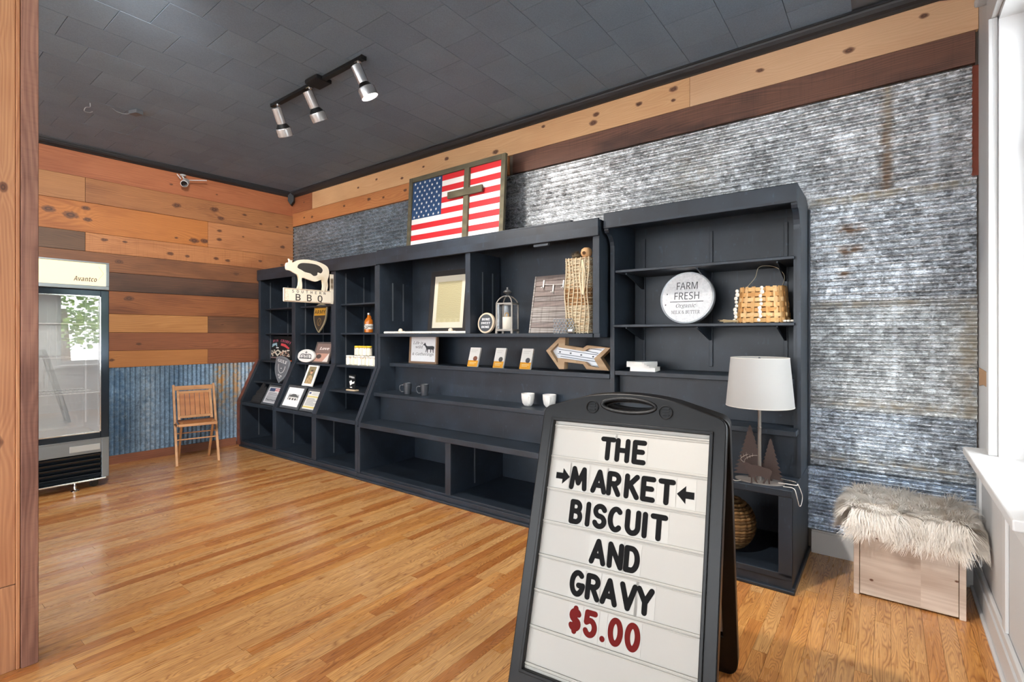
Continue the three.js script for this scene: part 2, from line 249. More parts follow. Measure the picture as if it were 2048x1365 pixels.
// ---- left wall (a little out of square)
{
  const wl = structGroup('wall_left', 'plank wall with corrugated metal wainscot', 'wall'); wl.position.set(-6.10, 0, 0); wl.rotation.y = Math.PI / 2 - 0.04;   // local x runs towards the shelf wall, local z into the room
  const X = (z) => -z;      // local x = - distance from the corner
  obj('wall_body', B(-7.2, 0.15, -0.12, CEIL + 0.05, -0.2, -0.012), plain('#4c3a2c', 0.9), wl);
  const rows = [3.05, 2.803, 2.566, 2.278, 2.094, 1.91, 1.724, 1.497, 1.311, 1.128, 0.96];
  const P = (r, d0, d1, s, base, dark, knots, opt = {}) => {
    const y1 = rows[r], y0 = rows[r + 1], x0 = -d1, x1 = -d0, t = woodTex(s, base, dark, d1 - d0, y1 - y0, knots, opt), dz = rr(-0.002, 0.004);
    const g = B(x0 + 0.0012, x1 - 0.0012, y0 + 0.0012, y1 - 0.0012, -0.012, 0.014 + dz, 0.0018), p = g.attributes.position, uv = g.attributes.uv;
    for (let i = 0; i < p.count; i++) uv.setXY(i, (p.getX(i) - x0) / (x1 - x0), (p.getY(i) - y0) / (y1 - y0));
    obj('plank', g, new THREE.MeshStandardMaterial({ map: t, roughness: 0.55 }), wl);
  };
  P(0, 0.01, 4.1, 401, [196, 116, 70], [150, 78, 44], [[0.67, 0.4, 0.012], [0.78, 0.35, 0.008]], { stain: 0.4 });
  P(1, 2.07, 4.1, 402, [192, 130, 74], [146, 90, 48], [], { stain: 0.35 });
  P(1, 0.01, 2.07, 403, [190, 122, 66], [128, 76, 44], [[0.37, 0.5, 0.03], [0.55, 0.62, 0.032], [0.585, 0.25, 0.026], [0.71, 0.62, 0.018], [0.8, 0.3, 0.014], [0.9, 0.3, 0.012], [0.96, 0.35, 0.014]], { stain: 0.55 });
  P(2, 1.0, 4.1, 404, [206, 126, 52], [158, 84, 32], [[0.57, 0.6, 0.035], [0.62, 0.5, 0.04], [0.655, 0.8, 0.024], [0.66, 0.42, 0.024], [0.9, 0.2, 0.012], [0.955, 0.18, 0.034], [0.99, 0.22, 0.03]], { stain: 0.5 });
  P(2, 0.01, 1.0, 405, [204, 134, 78], [158, 92, 50], [[0.12, 0.7, 0.018], [0.12, 0.35, 0.02], [0.38, 0.6, 0.01], [0.86, 0.4, 0.022]], { stain: 0.4 });
  P(3, 2.07, 4.1, 406, [122, 84, 54], [78, 54, 40], [], { stain: 0.6 });
  P(3, 0.01, 2.07, 407, [206, 136, 76], [150, 84, 44], [[0.07, 0.7, 0.02], [0.15, 0.72, 0.014], [0.34, 0.35, 0.022], [0.42, 0.3, 0.018], [0.56, 0.35, 0.02], [0.62, 0.3, 0.02], [0.8, 0.5, 0.016], [0.93, 0.4, 0.016]], { stain: 0.5, saw: 0.5 });
  P(4, 0.01, 4.1, 408, [156, 96, 54], [98, 58, 36], [[0.56, 0.6, 0.024], [0.83, 0.5, 0.022], [0.92, 0.6, 0.014]], { stain: 0.5 });
  P(5, 0.01, 4.1, 409, [116, 76, 54], [62, 44, 38], [], { stain: 0.75 });
  P(6, 0.01, 4.1, 410, [176, 104, 54], [118, 64, 34], [[0.58, 0.7, 0.03]], { stain: 0.55 });
  P(7, 1.0, 4.1, 411, [206, 142, 76], [168, 104, 48], [], { stain: 0.25, freq: 50, str: 0.65 });
  P(7, 0.01, 1.0, 412, [146, 92, 56], [92, 58, 38], [[0.15, 0.5, 0.01]], { stain: 0.55 });
  P(8, 0.01, 4.1, 413, [168, 98, 58], [112, 60, 36], [[0.6, 0.35, 0.016], [0.9, 0.55, 0.014]], { stain: 0.5 });
  P(9, 1.0, 4.1, 414, [200, 130, 64], [158, 92, 42], [[0.72, 0.45, 0.018]], { stain: 0.3 });
  P(9, 0.01, 1.0, 415, [160, 90, 50], [108, 58, 34], [[0.85, 0.6, 0.008]], { stain: 0.5 });
  obj('boarding', B(-7.1, -4.102, 0, 3.05, -0.012, 0.014), plain('#a5673b', 0.6), wl);
  const st = []; const rustB = [128, 84, 62], rustO = [186, 132, 74], pale = [206, 218, 226], deep = [58, 92, 126];
  for (const [u, c, w, s] of [[0.30, rustB, 0.006, 0.9], [0.42, rustB, 0.005, 0.8], [0.345, rustB, 0.008, 0.7], [0.56, deep, 0.03, 0.6], [0.62, pale, 0.02, 0.4], [0.47, deep, 0.02, 0.5], [0.68, deep, 0.02, 0.5], [0.79, rustO, 0.02, 0.9], [0.83, rustO, 0.012, 1.0], [0.86, pale, 0.03, 0.5], [0.36, deep, 0.02, 0.5], [0.5, rustB, 0.004, 0.7], [0.88, rustO, 0.014, 1.0]]) st.push([u, c === rustO ? 0.75 : 0.5, w, c === rustO ? 0.35 : 0.8, c, s]);
  const g = sheetGeo(4.1, 0.92, 0.043, 0.0055, true); g.translate(-4.1, 0.04, 0.002);
  obj('corrugated_wainscot', g, new THREE.MeshStandardMaterial({ map: galvTex(420, [122, 150, 176], 0.4, st, 1400, 400, 4.1, 0.92, 1), roughness: 0.5, metalness: 0.35 }), wl);
  const bt = woodTex(421, [158, 96, 66], [110, 62, 44], 4, 0.09, [], { stain: 0.4 }), bb = B(-4.1, -0.7, -0.005, 0.085, 0, 0.022, 0.004), p = bb.attributes.position, uv = bb.attributes.uv;
  for (let i = 0; i < p.count; i++) uv.setXY(i, p.getX(i) / 4, p.getY(i) / 0.09);
  const base = obj('baseboard', bb, new THREE.MeshStandardMaterial({ map: bt, roughness: 0.55 }), wl); base.userData.label = 'reddish brown wooden baseboard';
}
// ---- wooden partition end at the left (a boarded wall parallel to the left wall)
{
  const wp = structGroup('wall_partition', 'boarded partition end with rough brown corner trim', 'wall');
  obj('wall_body', B(-2.82, -2.685, -0.1, CEIL, 3.0, 3.5), plain('#5b4331', 0.9), wp);
  const bd = (y0, y1, z0, z1, x, s, base, dark, knots, opt, name) => {
    const t = woodTex(s, base, dark, y1 - y0, z1 - z0, knots, opt), g = B(-2.70, x, y0, y1, z0, z1, 0.003), p = g.attributes.position, uv = g.attributes.uv;
    for (let i = 0; i < p.count; i++) uv.setXY(i, (p.getY(i) - y0) / (y1 - y0), (p.getZ(i) - z0) / (z1 - z0));
    obj(name, g, new THREE.MeshStandardMaterial({ map: t, roughness: 0.6 }), wp);
  };
  bd(0.0, CEIL, 2.995, 3.045, -2.668, 430, [170, 118, 94], [108, 66, 52], [], { stain: 0.8, str: 0.7, saw: 0.25, freq: 40, h: 48 }, 'corner_trim');
  bd(0.0, CEIL, 3.046, 3.058, -2.676, 431, [204, 142, 92], [160, 96, 58], [], { h: 16 }, 'batten');
  bd(0.33, CEIL, 3.0585, 3.17, -2.682, 432, [208, 148, 98], [164, 100, 62], [[0.2, 0.45, 0.02], [0.55, 0.3, 0.014], [0.75, 0.6, 0.012]], { stain: 0.4 }, 'plank');
  bd(0.0, 0.328, 3.0585, 3.17, -2.681, 433, [200, 138, 92], [150, 92, 58], [], { stain: 0.4 }, 'plank');
  bd(0.0, CEIL, 3.172, 3.5, -2.682, 434, [202, 140, 90], [158, 94, 56], [[0.4, 0.5, 0.02]], { stain: 0.4 }, 'plank');
}
// ---- right wall with windows
const WIN = [[0.56, 1.35], [4.0, 5.3], [5.6, 6.8]], SILL = 0.78, HEAD = 2.62;
{
  const g = []; let z = -0.2; for (const [a, b] of WIN) { g.push(B(RW, RW + 0.2, -0.1, CEIL + 0.05, z, a)); z = b; } g.push(B(RW, RW + 0.2, -0.1, CEIL + 0.05, z, 7.2));
  for (const [a, b] of WIN) g.push(B(RW, RW + 0.2, -0.1, SILL - 0.034, a, b), B(RW, RW + 0.2, HEAD, CEIL + 0.05, a, b));
  const wr = struct('wall_right', g, plain('#c6c7c8', 0.6), 'white wall with windows');
  struct('baseboard_right', [B(RW - 0.022, RW, 0, 0.11, 0.02, 7), B(RW - 0.016, RW, 0.11, 0.15, 0.02, 7, 0.006), B(RW - 0.035, RW - 0.02, 0, 0.02, 0.02, 7, 0.006)], M.white, 'white stepped baseboard under the window');
  WIN.forEach(([a, b], k) => {
    const w = structGroup('window_' + (k + 1), 'white framed shop window', 'window');
    const c = 0.12, cas = [];
    for (const [p, q] of [[a - c, a], [b, b + c]]) cas.push(B(RW - 0.018, RW, SILL, HEAD, p, q, 0.004), B(RW - 0.026, RW - 0.015, SILL, HEAD, p + 0.03, q - 0.03, 0.005), B(RW - 0.03, RW - 0.015, SILL, HEAD, p === b ? b : a - 0.016, p === b ? b + 0.016 : a, 0.004));
    obj('casing', cas, M.white, w);
    obj('head_casing', [B(RW - 0.022, RW, HEAD, HEAD + 0.13, a - c, b + c, 0.004), B(RW - 0.06, RW, HEAD + 0.13, HEAD + 0.165, a - c - 0.03, b + c + 0.03, 0.01)], M.white, w);
    obj('window_sill', B(RW - 0.095, RW + 0.14, SILL - 0.035, SILL, a - c - 0.05, b + c + 0.05, 0.006), M.white, w);
    obj('apron', B(RW - 0.03, RW, SILL - 0.16, SILL - 0.035, a - c, b + c, 0.006), M.white, w);
    obj('jamb', [B(RW, RW + 0.14, SILL, HEAD, a, a + 0.02), B(RW, RW + 0.14, SILL, HEAD, b - 0.02, b), B(RW, RW + 0.14, HEAD - 0.02, HEAD, a, b)], M.white, w);
    const f = obj('window_frame', [B(RW + 0.09, RW + 0.13, SILL, HEAD, a + 0.02, a + 0.07), B(RW + 0.09, RW + 0.13, SILL, HEAD, b - 0.07, b - 0.02), B(RW + 0.09, RW + 0.13, SILL, SILL + 0.07, a + 0.07, b - 0.07), B(RW + 0.09, RW + 0.13, HEAD - 0.07, HEAD - 0.02, a + 0.07, b - 0.07), B(RW + 0.09, RW + 0.13, 2.05, 2.09, a + 0.07, b - 0.07), B(RW + 0.095, RW + 0.125, 2.09, HEAD - 0.07, (a + b) / 2 - 0.015, (a + b) / 2 + 0.015)], M.white, w);
    const glass = new THREE.MeshPhysicalMaterial({ color: '#ffffff', roughness: 0, transmission: 1, thickness: 0, ior: 1.5 });
    for (const [y0, y1] of [[SILL + 0.07, 2.05], [2.09, HEAD - 0.07]]) obj('pane', B(RW + 0.108, RW + 0.112, y0, y1, a + 0.07, b - 0.07), glass, w);
  });
  // wainscot panelling below the first window
  obj('wainscot_stile', [B(RW - 0.012, RW, 0.15, SILL - 0.16, 0.03, 0.12, 0.003), B(RW - 0.012, RW, 0.15, SILL - 0.16, 0.74, 0.80, 0.003), B(RW - 0.012, RW, 0.15, SILL - 0.16, 1.4, 1.46, 0.003)], M.white, wr);
}
{
  const op = [[-6.05, -4.55], [-4.4, -2.9], [-2.5, -1.2], [-1.1, 0.1]], g = [B(-6.9, RW + 0.2, -0.1, 0.5, 7, 7.2), B(-6.9, RW + 0.2, 2.75, CEIL + 0.05, 7, 7.2)]; let x = -6.9;
  for (const [a, b] of op) { g.push(B(x, a, 0.5, 2.75, 7, 7.2)); x = b; } g.push(B(x, RW + 0.2, 0.5, 2.75, 7, 7.2));
  struct('wall_front', g, plain('#dedede', 0.6), 'white shopfront wall with four large openings');
  const glass = new THREE.MeshPhysicalMaterial({ color: '#ffffff', roughness: 0, transmission: 1, thickness: 0, ior: 1.5 });
  op.forEach(([a, b], k) => { const w = structGroup('window_' + (4 + k), 'wide shopfront window', 'window'); obj('pane', B(a + 0.05, b - 0.05, 0.55, 2.7, 7.1, 7.104), glass, w); obj('window_frame', [B(a, a + 0.05, 0.5, 2.75, 7.06, 7.14), B(b - 0.05, b, 0.5, 2.75, 7.06, 7.14), B(a + 0.05, b - 0.05, 0.5, 0.55, 7.06, 7.14), B(a + 0.05, b - 0.05, 2.7, 2.75, 7.06, 7.14)], M.white, w); });
}
// ---- crown moulding
{
  const prof = [[0, 3.035], [0.022, 3.035], [0.03, 3.042], [0.05, 3.05], [0.062, 3.066], [0.066, 3.076], [0.074, 3.078], [0.074, CEIL], [0, CEIL]];
  const s1 = sideProfile(prof, -6.08, RW); s1.translate(0, 0, 0.018); struct('trim_1', s1, M.blackTrim, 'black crown moulding above the shelf wall');
  const l = sideProfile(prof, -4.1, 0); l.translate(0, 0, 0.016); l.rotateY(Math.PI / 2 - 0.04); l.translate(-6.10, 0, 0);
  struct('trim_2', l, M.blackTrim, 'black crown moulding above the plank wall');
  const blk = (x, z, name, lab) => { const s = poly([[-0.035, 0.02], [-0.035, -0.09], [0, -0.145], [0.035, -0.09], [0.035, 0.02]]), g = ext(s, 0.06, [], 0.004); g.translate(0, 0, -0.03); g.rotateY(Math.PI / 4); g.translate(x, 3.068, z); struct(name, g, M.blackTrim, lab); };
  blk(-6.04, 0.06, 'trim_3', 'pointed black corner block of the moulding in the plank corner');
  const g = ext(poly([[-0.1, 0.06], [-0.1, 0.0], [-0.055, -0.012], [0.03, -0.012], [0.055, 0.0], [0.055, 0.06]]), 0.1, [], 0.004); g.translate(0.315, 3.03, 0.03); struct('trim_4', g, M.blackTrim, 'black end block of the moulding beside the window');
}

// ================================================================== SHELVING
const SIDE = [[0.0, 0], [0.67, 0], [0.69, 0.005], [0.69, 0.51], [0.475, 0.985], [0.475, 2.05], [0.0, 2.05]];
function standards(parent, list) { for (const [x, y0, y1, z] of list) obj('shelf_standard', B(x - 0.002, x + 0.002, y0, y1, z - 0.006, z + 0.006), M.strip, parent); }
{ // left unit
  const t = thing('bin_cabinet', 'black painted shelf unit with three sloping display bays over open bins', 'cabinet');
  const bays = [[-5.985, -5.285], [-5.215, -4.535], [-4.46, -3.835]];
  obj('side_panel', sideProfile(SIDE, -6.03, -5.985), M.black, t); obj('divider', sideProfile(SIDE, -5.285, -5.215), M.black, t); obj('divider', sideProfile(SIDE, -4.535, -4.46), M.black, t); obj('side_panel', sideProfile(SIDE, -3.835, -3.80), M.black, t);
  obj('back_panel', B(-5.985, -3.835, 0.07, 2.03, 0.03, 0.05), M.black, t);
  obj('toe_kick', [B(-6.0, -3.80, 0, 0.06, 0.69, 0.705, 0.004), B(-6.0, -3.80, 0, 0.02, 0.705, 0.722, 0.005)], M.black, t);
  obj('cornice', B(-6.036, -3.80, 1.935, 2.06, 0.475, 0.497, 0.003), M.black, t); obj('top_panel', B(-5.985, -3.835, 2.03, 2.05, 0.03, 0.475), M.black, t);
  for (const [a, b] of [[-6.03, -5.985], [-5.285, -5.215], [-4.535, -4.46], [-3.835, -3.80]]) {
    obj('face_stile', B(a, b, 0.062, 0.476, 0.689, 0.698, 0.002), M.black, t); obj('face_stile', B(a, b, 0.985, 1.936, 0.474, 0.481, 0.002), M.black, t);
    const e = B(a, b, 0, 0.517, -0.004, 0.004, 0.002); tr(e, 0, 0.512, 0.694, -0.425); obj('sloping_edge', e, M.black, t);
  }
  for (const [a, b] of bays) {
    obj('bin_floor', B(a, b, 0.045, 0.07, 0.05, 0.685, 0.003), M.black, t);
    obj('bin_top', B(a, b, 0.475, 0.512, 0.05, 0.697, 0.004), M.black, t);
    obj('shelf', B(a, b, 0.725, 0.745, 0.05, 0.555, 0.003), M.black, t);
    obj('shelf', B(a, b, 0.965, 0.985, 0.05, 0.468, 0.003), M.black, t);
    obj('shelf', B(a, b, 1.290, 1.308, 0.05, 0.42, 0.003), M.black, t);
    obj('shelf', B(a, b, 1.585, 1.602, 0.05, 0.42, 0.003), M.black, t);
    standards(t, [[a + 0.003, 0.53, 1.92, 0.36], [a + 0.003, 0.99, 1.9, 0.14], [b - 0.003, 0.99, 1.9, 0.36]]);
    standards(t, [[a + 0.003, 0.1, 0.46, 0.5]]);
    obj('shelf_standard', B((a + b) / 2 - 0.006 + 0.12, (a + b) / 2 + 0.006 + 0.12, 0.53, 1.9, 0.05, 0.055), M.strip, t);
  }
}
{ // filler boards between the unit and the plank wall
  const t = thing('filler_trim', 'reddish brown wooden filler strip following the sloping cabinet front', 'trim');
  const m = new THREE.MeshStandardMaterial({ map: woodTex(440, [150, 82, 58], [98, 50, 38], 1, 0.1, [], { stain: 0.5 }), roughness: 0.55 });
  obj('upright_board', B(-6.128, -6.032, 0, 0.5, 0.66, 0.69, 0.003), m, t);
  const g = B(-6.125, -6.032, 0, 0.545, -0.03, 0, 0.003); tr(g, 0, 0.502, 0.690, -0.425); obj('sloping_board', g, m, t);
}
{ // middle unit
  const t = thing('stepped_cabinet', 'black painted unit with stepped middle shelves and two upper compartments', 'cabinet');
  const x0 = -3.797, x1 = -1.512;
  obj('side_panel', sideProfile(SIDE, x0, -3.762), M.black, t);
  obj('side_panel', sideProfile([[0, 0], [0.69, 0], [0.69, 0.508], [0.12, 0.508], [0.12, 1.272], [0.475, 1.272], [0.475, 2.05], [0, 2.05]], -1.556, x1), M.black, t);
  for (const [a, b] of [[x0, -3.762], [-1.56, x1]]) { obj('face_stile', B(a, b, 1.298, 1.94, 0.474, 0.483, 0.002), M.black, t); obj('face_stile', B(a, b, 0.055, 0.463, 0.689, 0.699, 0.002), M.black, t); }
  obj('face_stile', B(-2.706, -2.648, 0.07, 0.463, 0.685, 0.699, 0.002), M.black, t); obj('face_stile', B(-2.694, -2.643, 1.298, 1.94, 0.474, 0.483, 0.002), M.black, t);
  obj('divider', B(-2.704, -2.65, 0.03, 0.48, 0.05, 0.685, 0.003), M.black, t);
  obj('divider', B(-2.692, -2.645, 1.3, 1.95, 0.1, 0.474, 0.003), M.black, t);
  obj('toe_kick', [B(x0, x1, 0, 0.055, 0.69, 0.705, 0.004), B(x0, x1, 0, 0.02, 0.705, 0.722, 0.005)], M.black, t);
  obj('bin_floor', B(-3.762, -1.56, 0.045, 0.07, 0.05, 0.69, 0.003), M.black, t);
  obj('bin_back', B(-3.762, -1.56, 0.07, 0.48, 0.03, 0.05), M.black, t);
  obj('counter', B(-3.762, -1.56, 0.462, 0.505, 0.05, 0.702, 0.005), M.black, t);
  obj('riser', B(-3.762, -1.514, 0.508, 0.73, 0.45, 0.47), M.black, t); obj('riser', B(-3.762, -1.514, 0.76, 0.992, 0.275, 0.295), M.black, t);
  obj('shelf', B(-3.762, -1.512, 0.728, 0.760, 0.27, 0.551, 0.004), M.black, t);
  obj('shelf', B(-3.762, -1.494, 0.990, 1.024, 0.125, 0.367, 0.004), M.black, t);
  obj('shelf', B(-3.762, -1.56, 1.270, 1.298, 0.08, 0.486, 0.004), M.black, t);
  obj('back_panel', B(-3.762, -1.514, 1.02, 2.03, 0.06, 0.08), M.black, t);
  obj('top_panel', B(-3.762, -1.56, 2.03, 2.05, 0.06, 0.475), M.black, t);
  obj('cornice', B(x0, x1, 1.94, 2.058, 0.475, 0.499, 0.004), M.black, t);
  obj('cornice_cap', B(x0, -1.72, 2.058, 2.072, 0.455, 0.492, 0.003), M.black, t);
  obj('lamp_holder', [B(-2.05, -1.93, 1.925, 1.94, 0.44, 0.46), B(-1.935, -1.925, 1.928, 1.945, 0.44, 0.462)], M.strip, t);
  standards(t, [[-3.759, 1.42, 1.78, 0.33], [-3.759, 1.42, 1.78, 0.2], [-2.642, 1.42, 1.80, 0.33], [-2.642, 1.42, 1.80, 0.2], [-2.647, 0.1, 0.4, 0.42]]);
}
{ // right unit
  const t = thing('bracket_shelf_cabinet', 'tall black shelf unit with bracket shelves over an open box beside the metal wall', 'cabinet');
  const x0 = -1.49, x1 = -0.377;
  const cove = []; for (let i = 0; i <= 6; i++) { const a = i / 6 * Math.PI / 2; cove.push([0.365 + 0.08 * (1 - Math.cos(a)), 1.86 + 0.10 * Math.sin(a)]); }
  const prof = [[0, 0], [0.635, 0], [0.635, 0.512], [0.365, 0.512], ...cove, [0.455, 1.975], [0.455, 2.085], [0.10, 2.085], [0, 2.04]];
  obj('side_panel', sideProfile(prof, x0, x0 + 0.03), M.black, t); obj('side_panel', sideProfile(prof, x1 - 0.03, x1), M.black, t);
  obj('edge_bead', [sideProfile([[0.365, 0.52], [0.375, 0.52], [0.375, 1.86], [0.365, 1.86]], x1 - 0.012, x1 + 0.006), B(x1, x1 + 0.012, 0.52, 2.03, 0.0, 0.03, 0.003)], M.black, t);
  obj('cornice', B(x0 + 0.0, x1, 1.985, 2.085, 0.44, 0.468, 0.004), M.black, t); obj('top_panel', B(x0 + 0.035, x1 - 0.03, 2.05, 2.07, 0.03, 0.455), M.black, t);
  obj('back_panel', B(x0 + 0.035, x1 - 0.03, 0.06, 2.05, 0.02, 0.035), M.black, t);
  for (const [a, y, b] of [[-1.44, 1.715, -0.40], [-1.46, 1.356, -0.40]]) obj('shelf', B(a, b, y - 0.018, y, 0.045, 0.395, 0.004), M.black, t);
  obj('shelf', B(x0 + 0.035, x1 - 0.03, 1.02, 1.05, 0.03, 0.372, 0.004), M.black, t);
  obj('riser', B(x0 + 0.035, x1 - 0.03, 0.785, 1.02, 0.27, 0.29), M.black, t);
  obj('shelf', [B(x0 + 0.035, x1 - 0.03, 0.752, 0.782, 0.27, 0.366), B(x0 + 0.005, x1 - 0.004, 0.752, 0.782, 0.366, 0.475, 0.004)], M.black, t);
  obj('riser', B(x0 + 0.035, x1 - 0.03, 0.512, 0.752, 0.35, 0.365), M.black, t);
  obj('box_top', B(x0, x1 + 0.002, 0.478, 0.514, 0.03, 0.640, 0.004), M.black, t);
  obj('face_stile', B(x1 - 0.062, x1, 0.075, 0.478, 0.612, 0.637, 0.003), M.black, t); obj('face_stile', B(x0, x0 + 0.06, 0.075, 0.478, 0.612, 0.637, 0.003), M.black, t);
  obj('face_rail', B(x0, x1, 0.062, 0.094, 0.60, 0.637, 0.003), M.black, t); obj('box_floor', B(x0 + 0.035, x1 - 0.03, 0.06, 0.08, 0.03, 0.6), M.black, t);
  obj('toe_kick', [B(x0, x1, 0, 0.064, 0.60, 0.632, 0.002), B(x0, x1 + 0.012, 0, 0.018, 0.62, 0.648, 0.005), B(x1 - 0.002, x1 + 0.012, 0, 0.03, 0.0, 0.64, 0.004)], M.black, t);
  const br = [[0, 0], [0.30, 0], [0.30, -0.008], [0.27, -0.016], [0.03, -0.085], [0, -0.085]].map(([z, y]) => [z + 0.045, y]);
  for (const x of [-1.385, -0.925, -0.49]) {
    obj('shelf_standard', B(x - 0.011, x + 0.011, x > -0.6 || x < -1 ? 1.06 : 1.08, 1.97, 0.035, 0.047, 0.002), M.black, t);
    for (const y of [1.697, 1.338]) obj('bracket', sideProfile(br.map(([z, q]) => [z, q + y]), x - 0.004, x + 0.004), M.black, t);
  }
}

// ================================================================== FLAG on top of the middle unit
{
  const a = onZ(814, 491, 0.25), b = onZ(1007, 462, 0.25), w = b.x - a.x, h = 0.725, lean = -0.06;
  const t = thing('flag_artwork', 'painted stars and stripes panel in a dark wooden frame with a raised wooden cross', 'artwork', [(a.x + b.x) / 2, 2.0525, 0.25]); t.rotation.x = lean; t.rotation.order = 'YXZ';
  const oldWood = new THREE.MeshStandardMaterial({ map: woodTex(450, [112, 104, 78], [58, 54, 42], 1, 0.1, [], { stain: 0.8, str: 0.6, h: 64 }), roughness: 0.75 });
  const fw = 0.045, D = 0.03, x0 = -w / 2, x1 = w / 2;
  for (const g of [B(x0, x0 + fw, 0, h, -D / 2, D / 2, 0.003), B(x1 - fw, x1, 0, h, -D / 2, D / 2, 0.003), B(x0 + fw, x1 - fw, h - fw, h, -D / 2, D / 2, 0.003), B(x0 + fw, x1 - fw, 0, 0.02, -D / 2, D / 2, 0.003)]) obj('frame_bar', g, oldWood, t);
  const red = plain('#d8272f', 0.6), white = plain('#f4f2ee', 0.6), blue = plain('#264872', 0.6);
  const ix0 = x0 + fw, ix1 = x1 - fw, iy0 = 0.02, iy1 = h - fw, sh = (iy1 - iy0) / 13, cx = ix0 + (ix1 - ix0) * 0.36, cy = iy1 - 7 * sh;
  obj('backing', B(ix0, ix1, iy0, iy1, -0.014, -0.008), M.plastic, t);
  for (let i = 0; i < 13; i++) { const y1 = iy1 - i * sh; obj('stripe', B(i < 7 ? cx + 0.001 : ix0, ix1, y1 - sh + 0.0008, y1 - 0.0008, -0.008, 0.0), i % 2 ? white : red, t); }
  const can = obj('canton', B(ix0, cx, cy, iy1, -0.008, 0.0005), blue, t);
  const star = []; for (let i = 0; i < 10; i++) { const r = i % 2 ? 0.0055 : 0.0145, q = Math.PI / 2 + i * Math.PI / 5; star.push([r * Math.cos(q), r * Math.sin(q)]); }
  const sg = ext(star, 0.0015);
  for (let r = 0; r < 9; r++) for (let c = 0; c < (r % 2 ? 5 : 6); c++) { const s = obj('star', sg, white, can); s.position.set(ix0 + (cx - ix0) * ((c + (r % 2 ? 1 : 0.5)) / 6), cy + (iy1 - cy) * ((r + 0.5) / 9), 0.0005); s.rotation.z = rr(-0.3, 0.3); }
  const kx = ix0 + (ix1 - ix0) * 0.655; const cr = obj('cross', [B(kx - 0.028, kx + 0.028, iy0, iy1 - 0.002, 0.0005, 0.026, 0.003), B(kx - 0.205, kx + 0.195, iy1 - 0.245, iy1 - 0.185, 0.024, 0.042, 0.003)], oldWood, t); cr.userData.label = 'raised wooden cross';
}

// ================================================================== FRAMES AND PLAQUES
function framed(name, label, category, w, h, fw, fd, frameMat, pic, pos, turn, lean, o = {}) {
  const t = thing(name, label, category, pos, turn); t.rotation.order = 'YXZ'; t.rotation.x = -lean;
  const s = poly([[-w / 2, 0], [w / 2, 0], [w / 2, h], [-w / 2, h]]);
  obj('frame', ext(s, fd - 0.004, [[[-w / 2 + fw, fw], [w / 2 - fw, fw], [w / 2 - fw, h - fw], [-w / 2 + fw, h - fw]]], 0.002), frameMat, t);
  const p = new THREE.PlaneGeometry(w - 2 * fw, h - 2 * fw); p.translate(0, h / 2, fd * 0.55); const q = new THREE.BoxGeometry(w - fw, h - fw, 0.003); q.translate(0, h / 2, 0.001);
  if (o.mat) {
    obj('mat_board', (() => { const m = ext([[-w / 2 + fw, fw], [w / 2 - fw, fw], [w / 2 - fw, h - fw], [-w / 2 + fw, h - fw]], 0.0015, [[[-w / 2 + fw + o.mat, fw + o.mat * o.k], [w / 2 - fw - o.mat, fw + o.mat * o.k], [w / 2 - fw - o.mat, h - fw - o.mat * o.k], [-w / 2 + fw + o.mat, h - fw - o.mat * o.k]]]); m.translate(0, 0, fd * 0.56); return m; })(), plain(o.matCol ?? '#efe9da', 0.8), t);
  }
  obj('picture', clean(p), new THREE.MeshStandardMaterial({ map: pic, roughness: o.rough ?? 0.45 }), t); obj('backing', clean(q), M.plastic, t);
  return t;
}
const photo = (s, pal, w = 96, h = 128) => dataTex(w, h, (u, v) => { const n = fbm(u * 5, v * 5, s, 4), e = fbm(u * 14, v * 14, s + 4, 3); const i = clamp(n * 1.5 - 0.25 + (e - 0.5) * 0.7) * (pal.length - 1), k = Math.min(pal.length - 2, Math.floor(i)); return mix(pal[k], pal[k + 1], i - k); });
const sketch = (bg, fn, w = 96, h = 128) => canvasTex(w, h, (g) => { g.fillStyle = bg; g.fillRect(0, 0, w, h); let q = 17; fn(g, w, h, () => (q = (q * 16807) % 2147483647) / 2147483647); });
const picFlag = sketch('#c9cbcf', (g, w, h, r) => { g.fillStyle = '#3b4c70'; g.fillRect(8, 8, 34, 26); for (let i = 0; i < 4; i++) { g.fillStyle = i % 2 ? '#e6e2e0' : '#b8505a'; g.fillRect(i < 4 ? 42 : 8, 8 + i * 7, 46, 7); } g.fillStyle = '#6b6e76'; for (let y = 44; y < 66; y += 7) g.fillRect(10, y, 50 + r() * 26, 3); g.fillStyle = '#a4a7ad'; g.fillRect(8, 72, 80, 46); g.fillStyle = '#5a5d64'; for (let i = 0; i < 9; i++) { g.beginPath(); g.arc(14 + i * 8.5, 98 + r() * 8, 4, 0, 7); g.fill(); } });
const picHouse = sketch('#9a9c9c', (g) => { g.fillStyle = '#c4c6c8'; g.fillRect(0, 0, 96, 50); g.fillStyle = '#55585a'; g.beginPath(); g.moveTo(14, 64); g.lineTo(48, 36); g.lineTo(82, 64); g.fill(); g.fillStyle = '#d8d8d4'; g.fillRect(20, 64, 56, 36); g.fillStyle = '#3c3e40'; for (const x of [26, 44, 60]) g.fillRect(x, 72, 9, 14); g.fillStyle = '#707270'; g.fillRect(0, 100, 96, 28); });
const picPage = sketch('#d6d6d0', (g, w, h, r) => { g.fillStyle = '#cfc070'; g.fillRect(0, 34, 96, 9); g.fillRect(0, 108, 96, 10); g.fillStyle = '#3f4c74'; g.fillRect(6, 8, 14, 12); g.fillStyle = '#8b8e92'; for (let y = 50; y < 104; y += 6) g.fillRect(8, y, 50 + r() * 30, 3); g.fillStyle = '#a9abad'; g.fillRect(30, 10, 54, 4); g.fillRect(30, 20, 44, 4); });
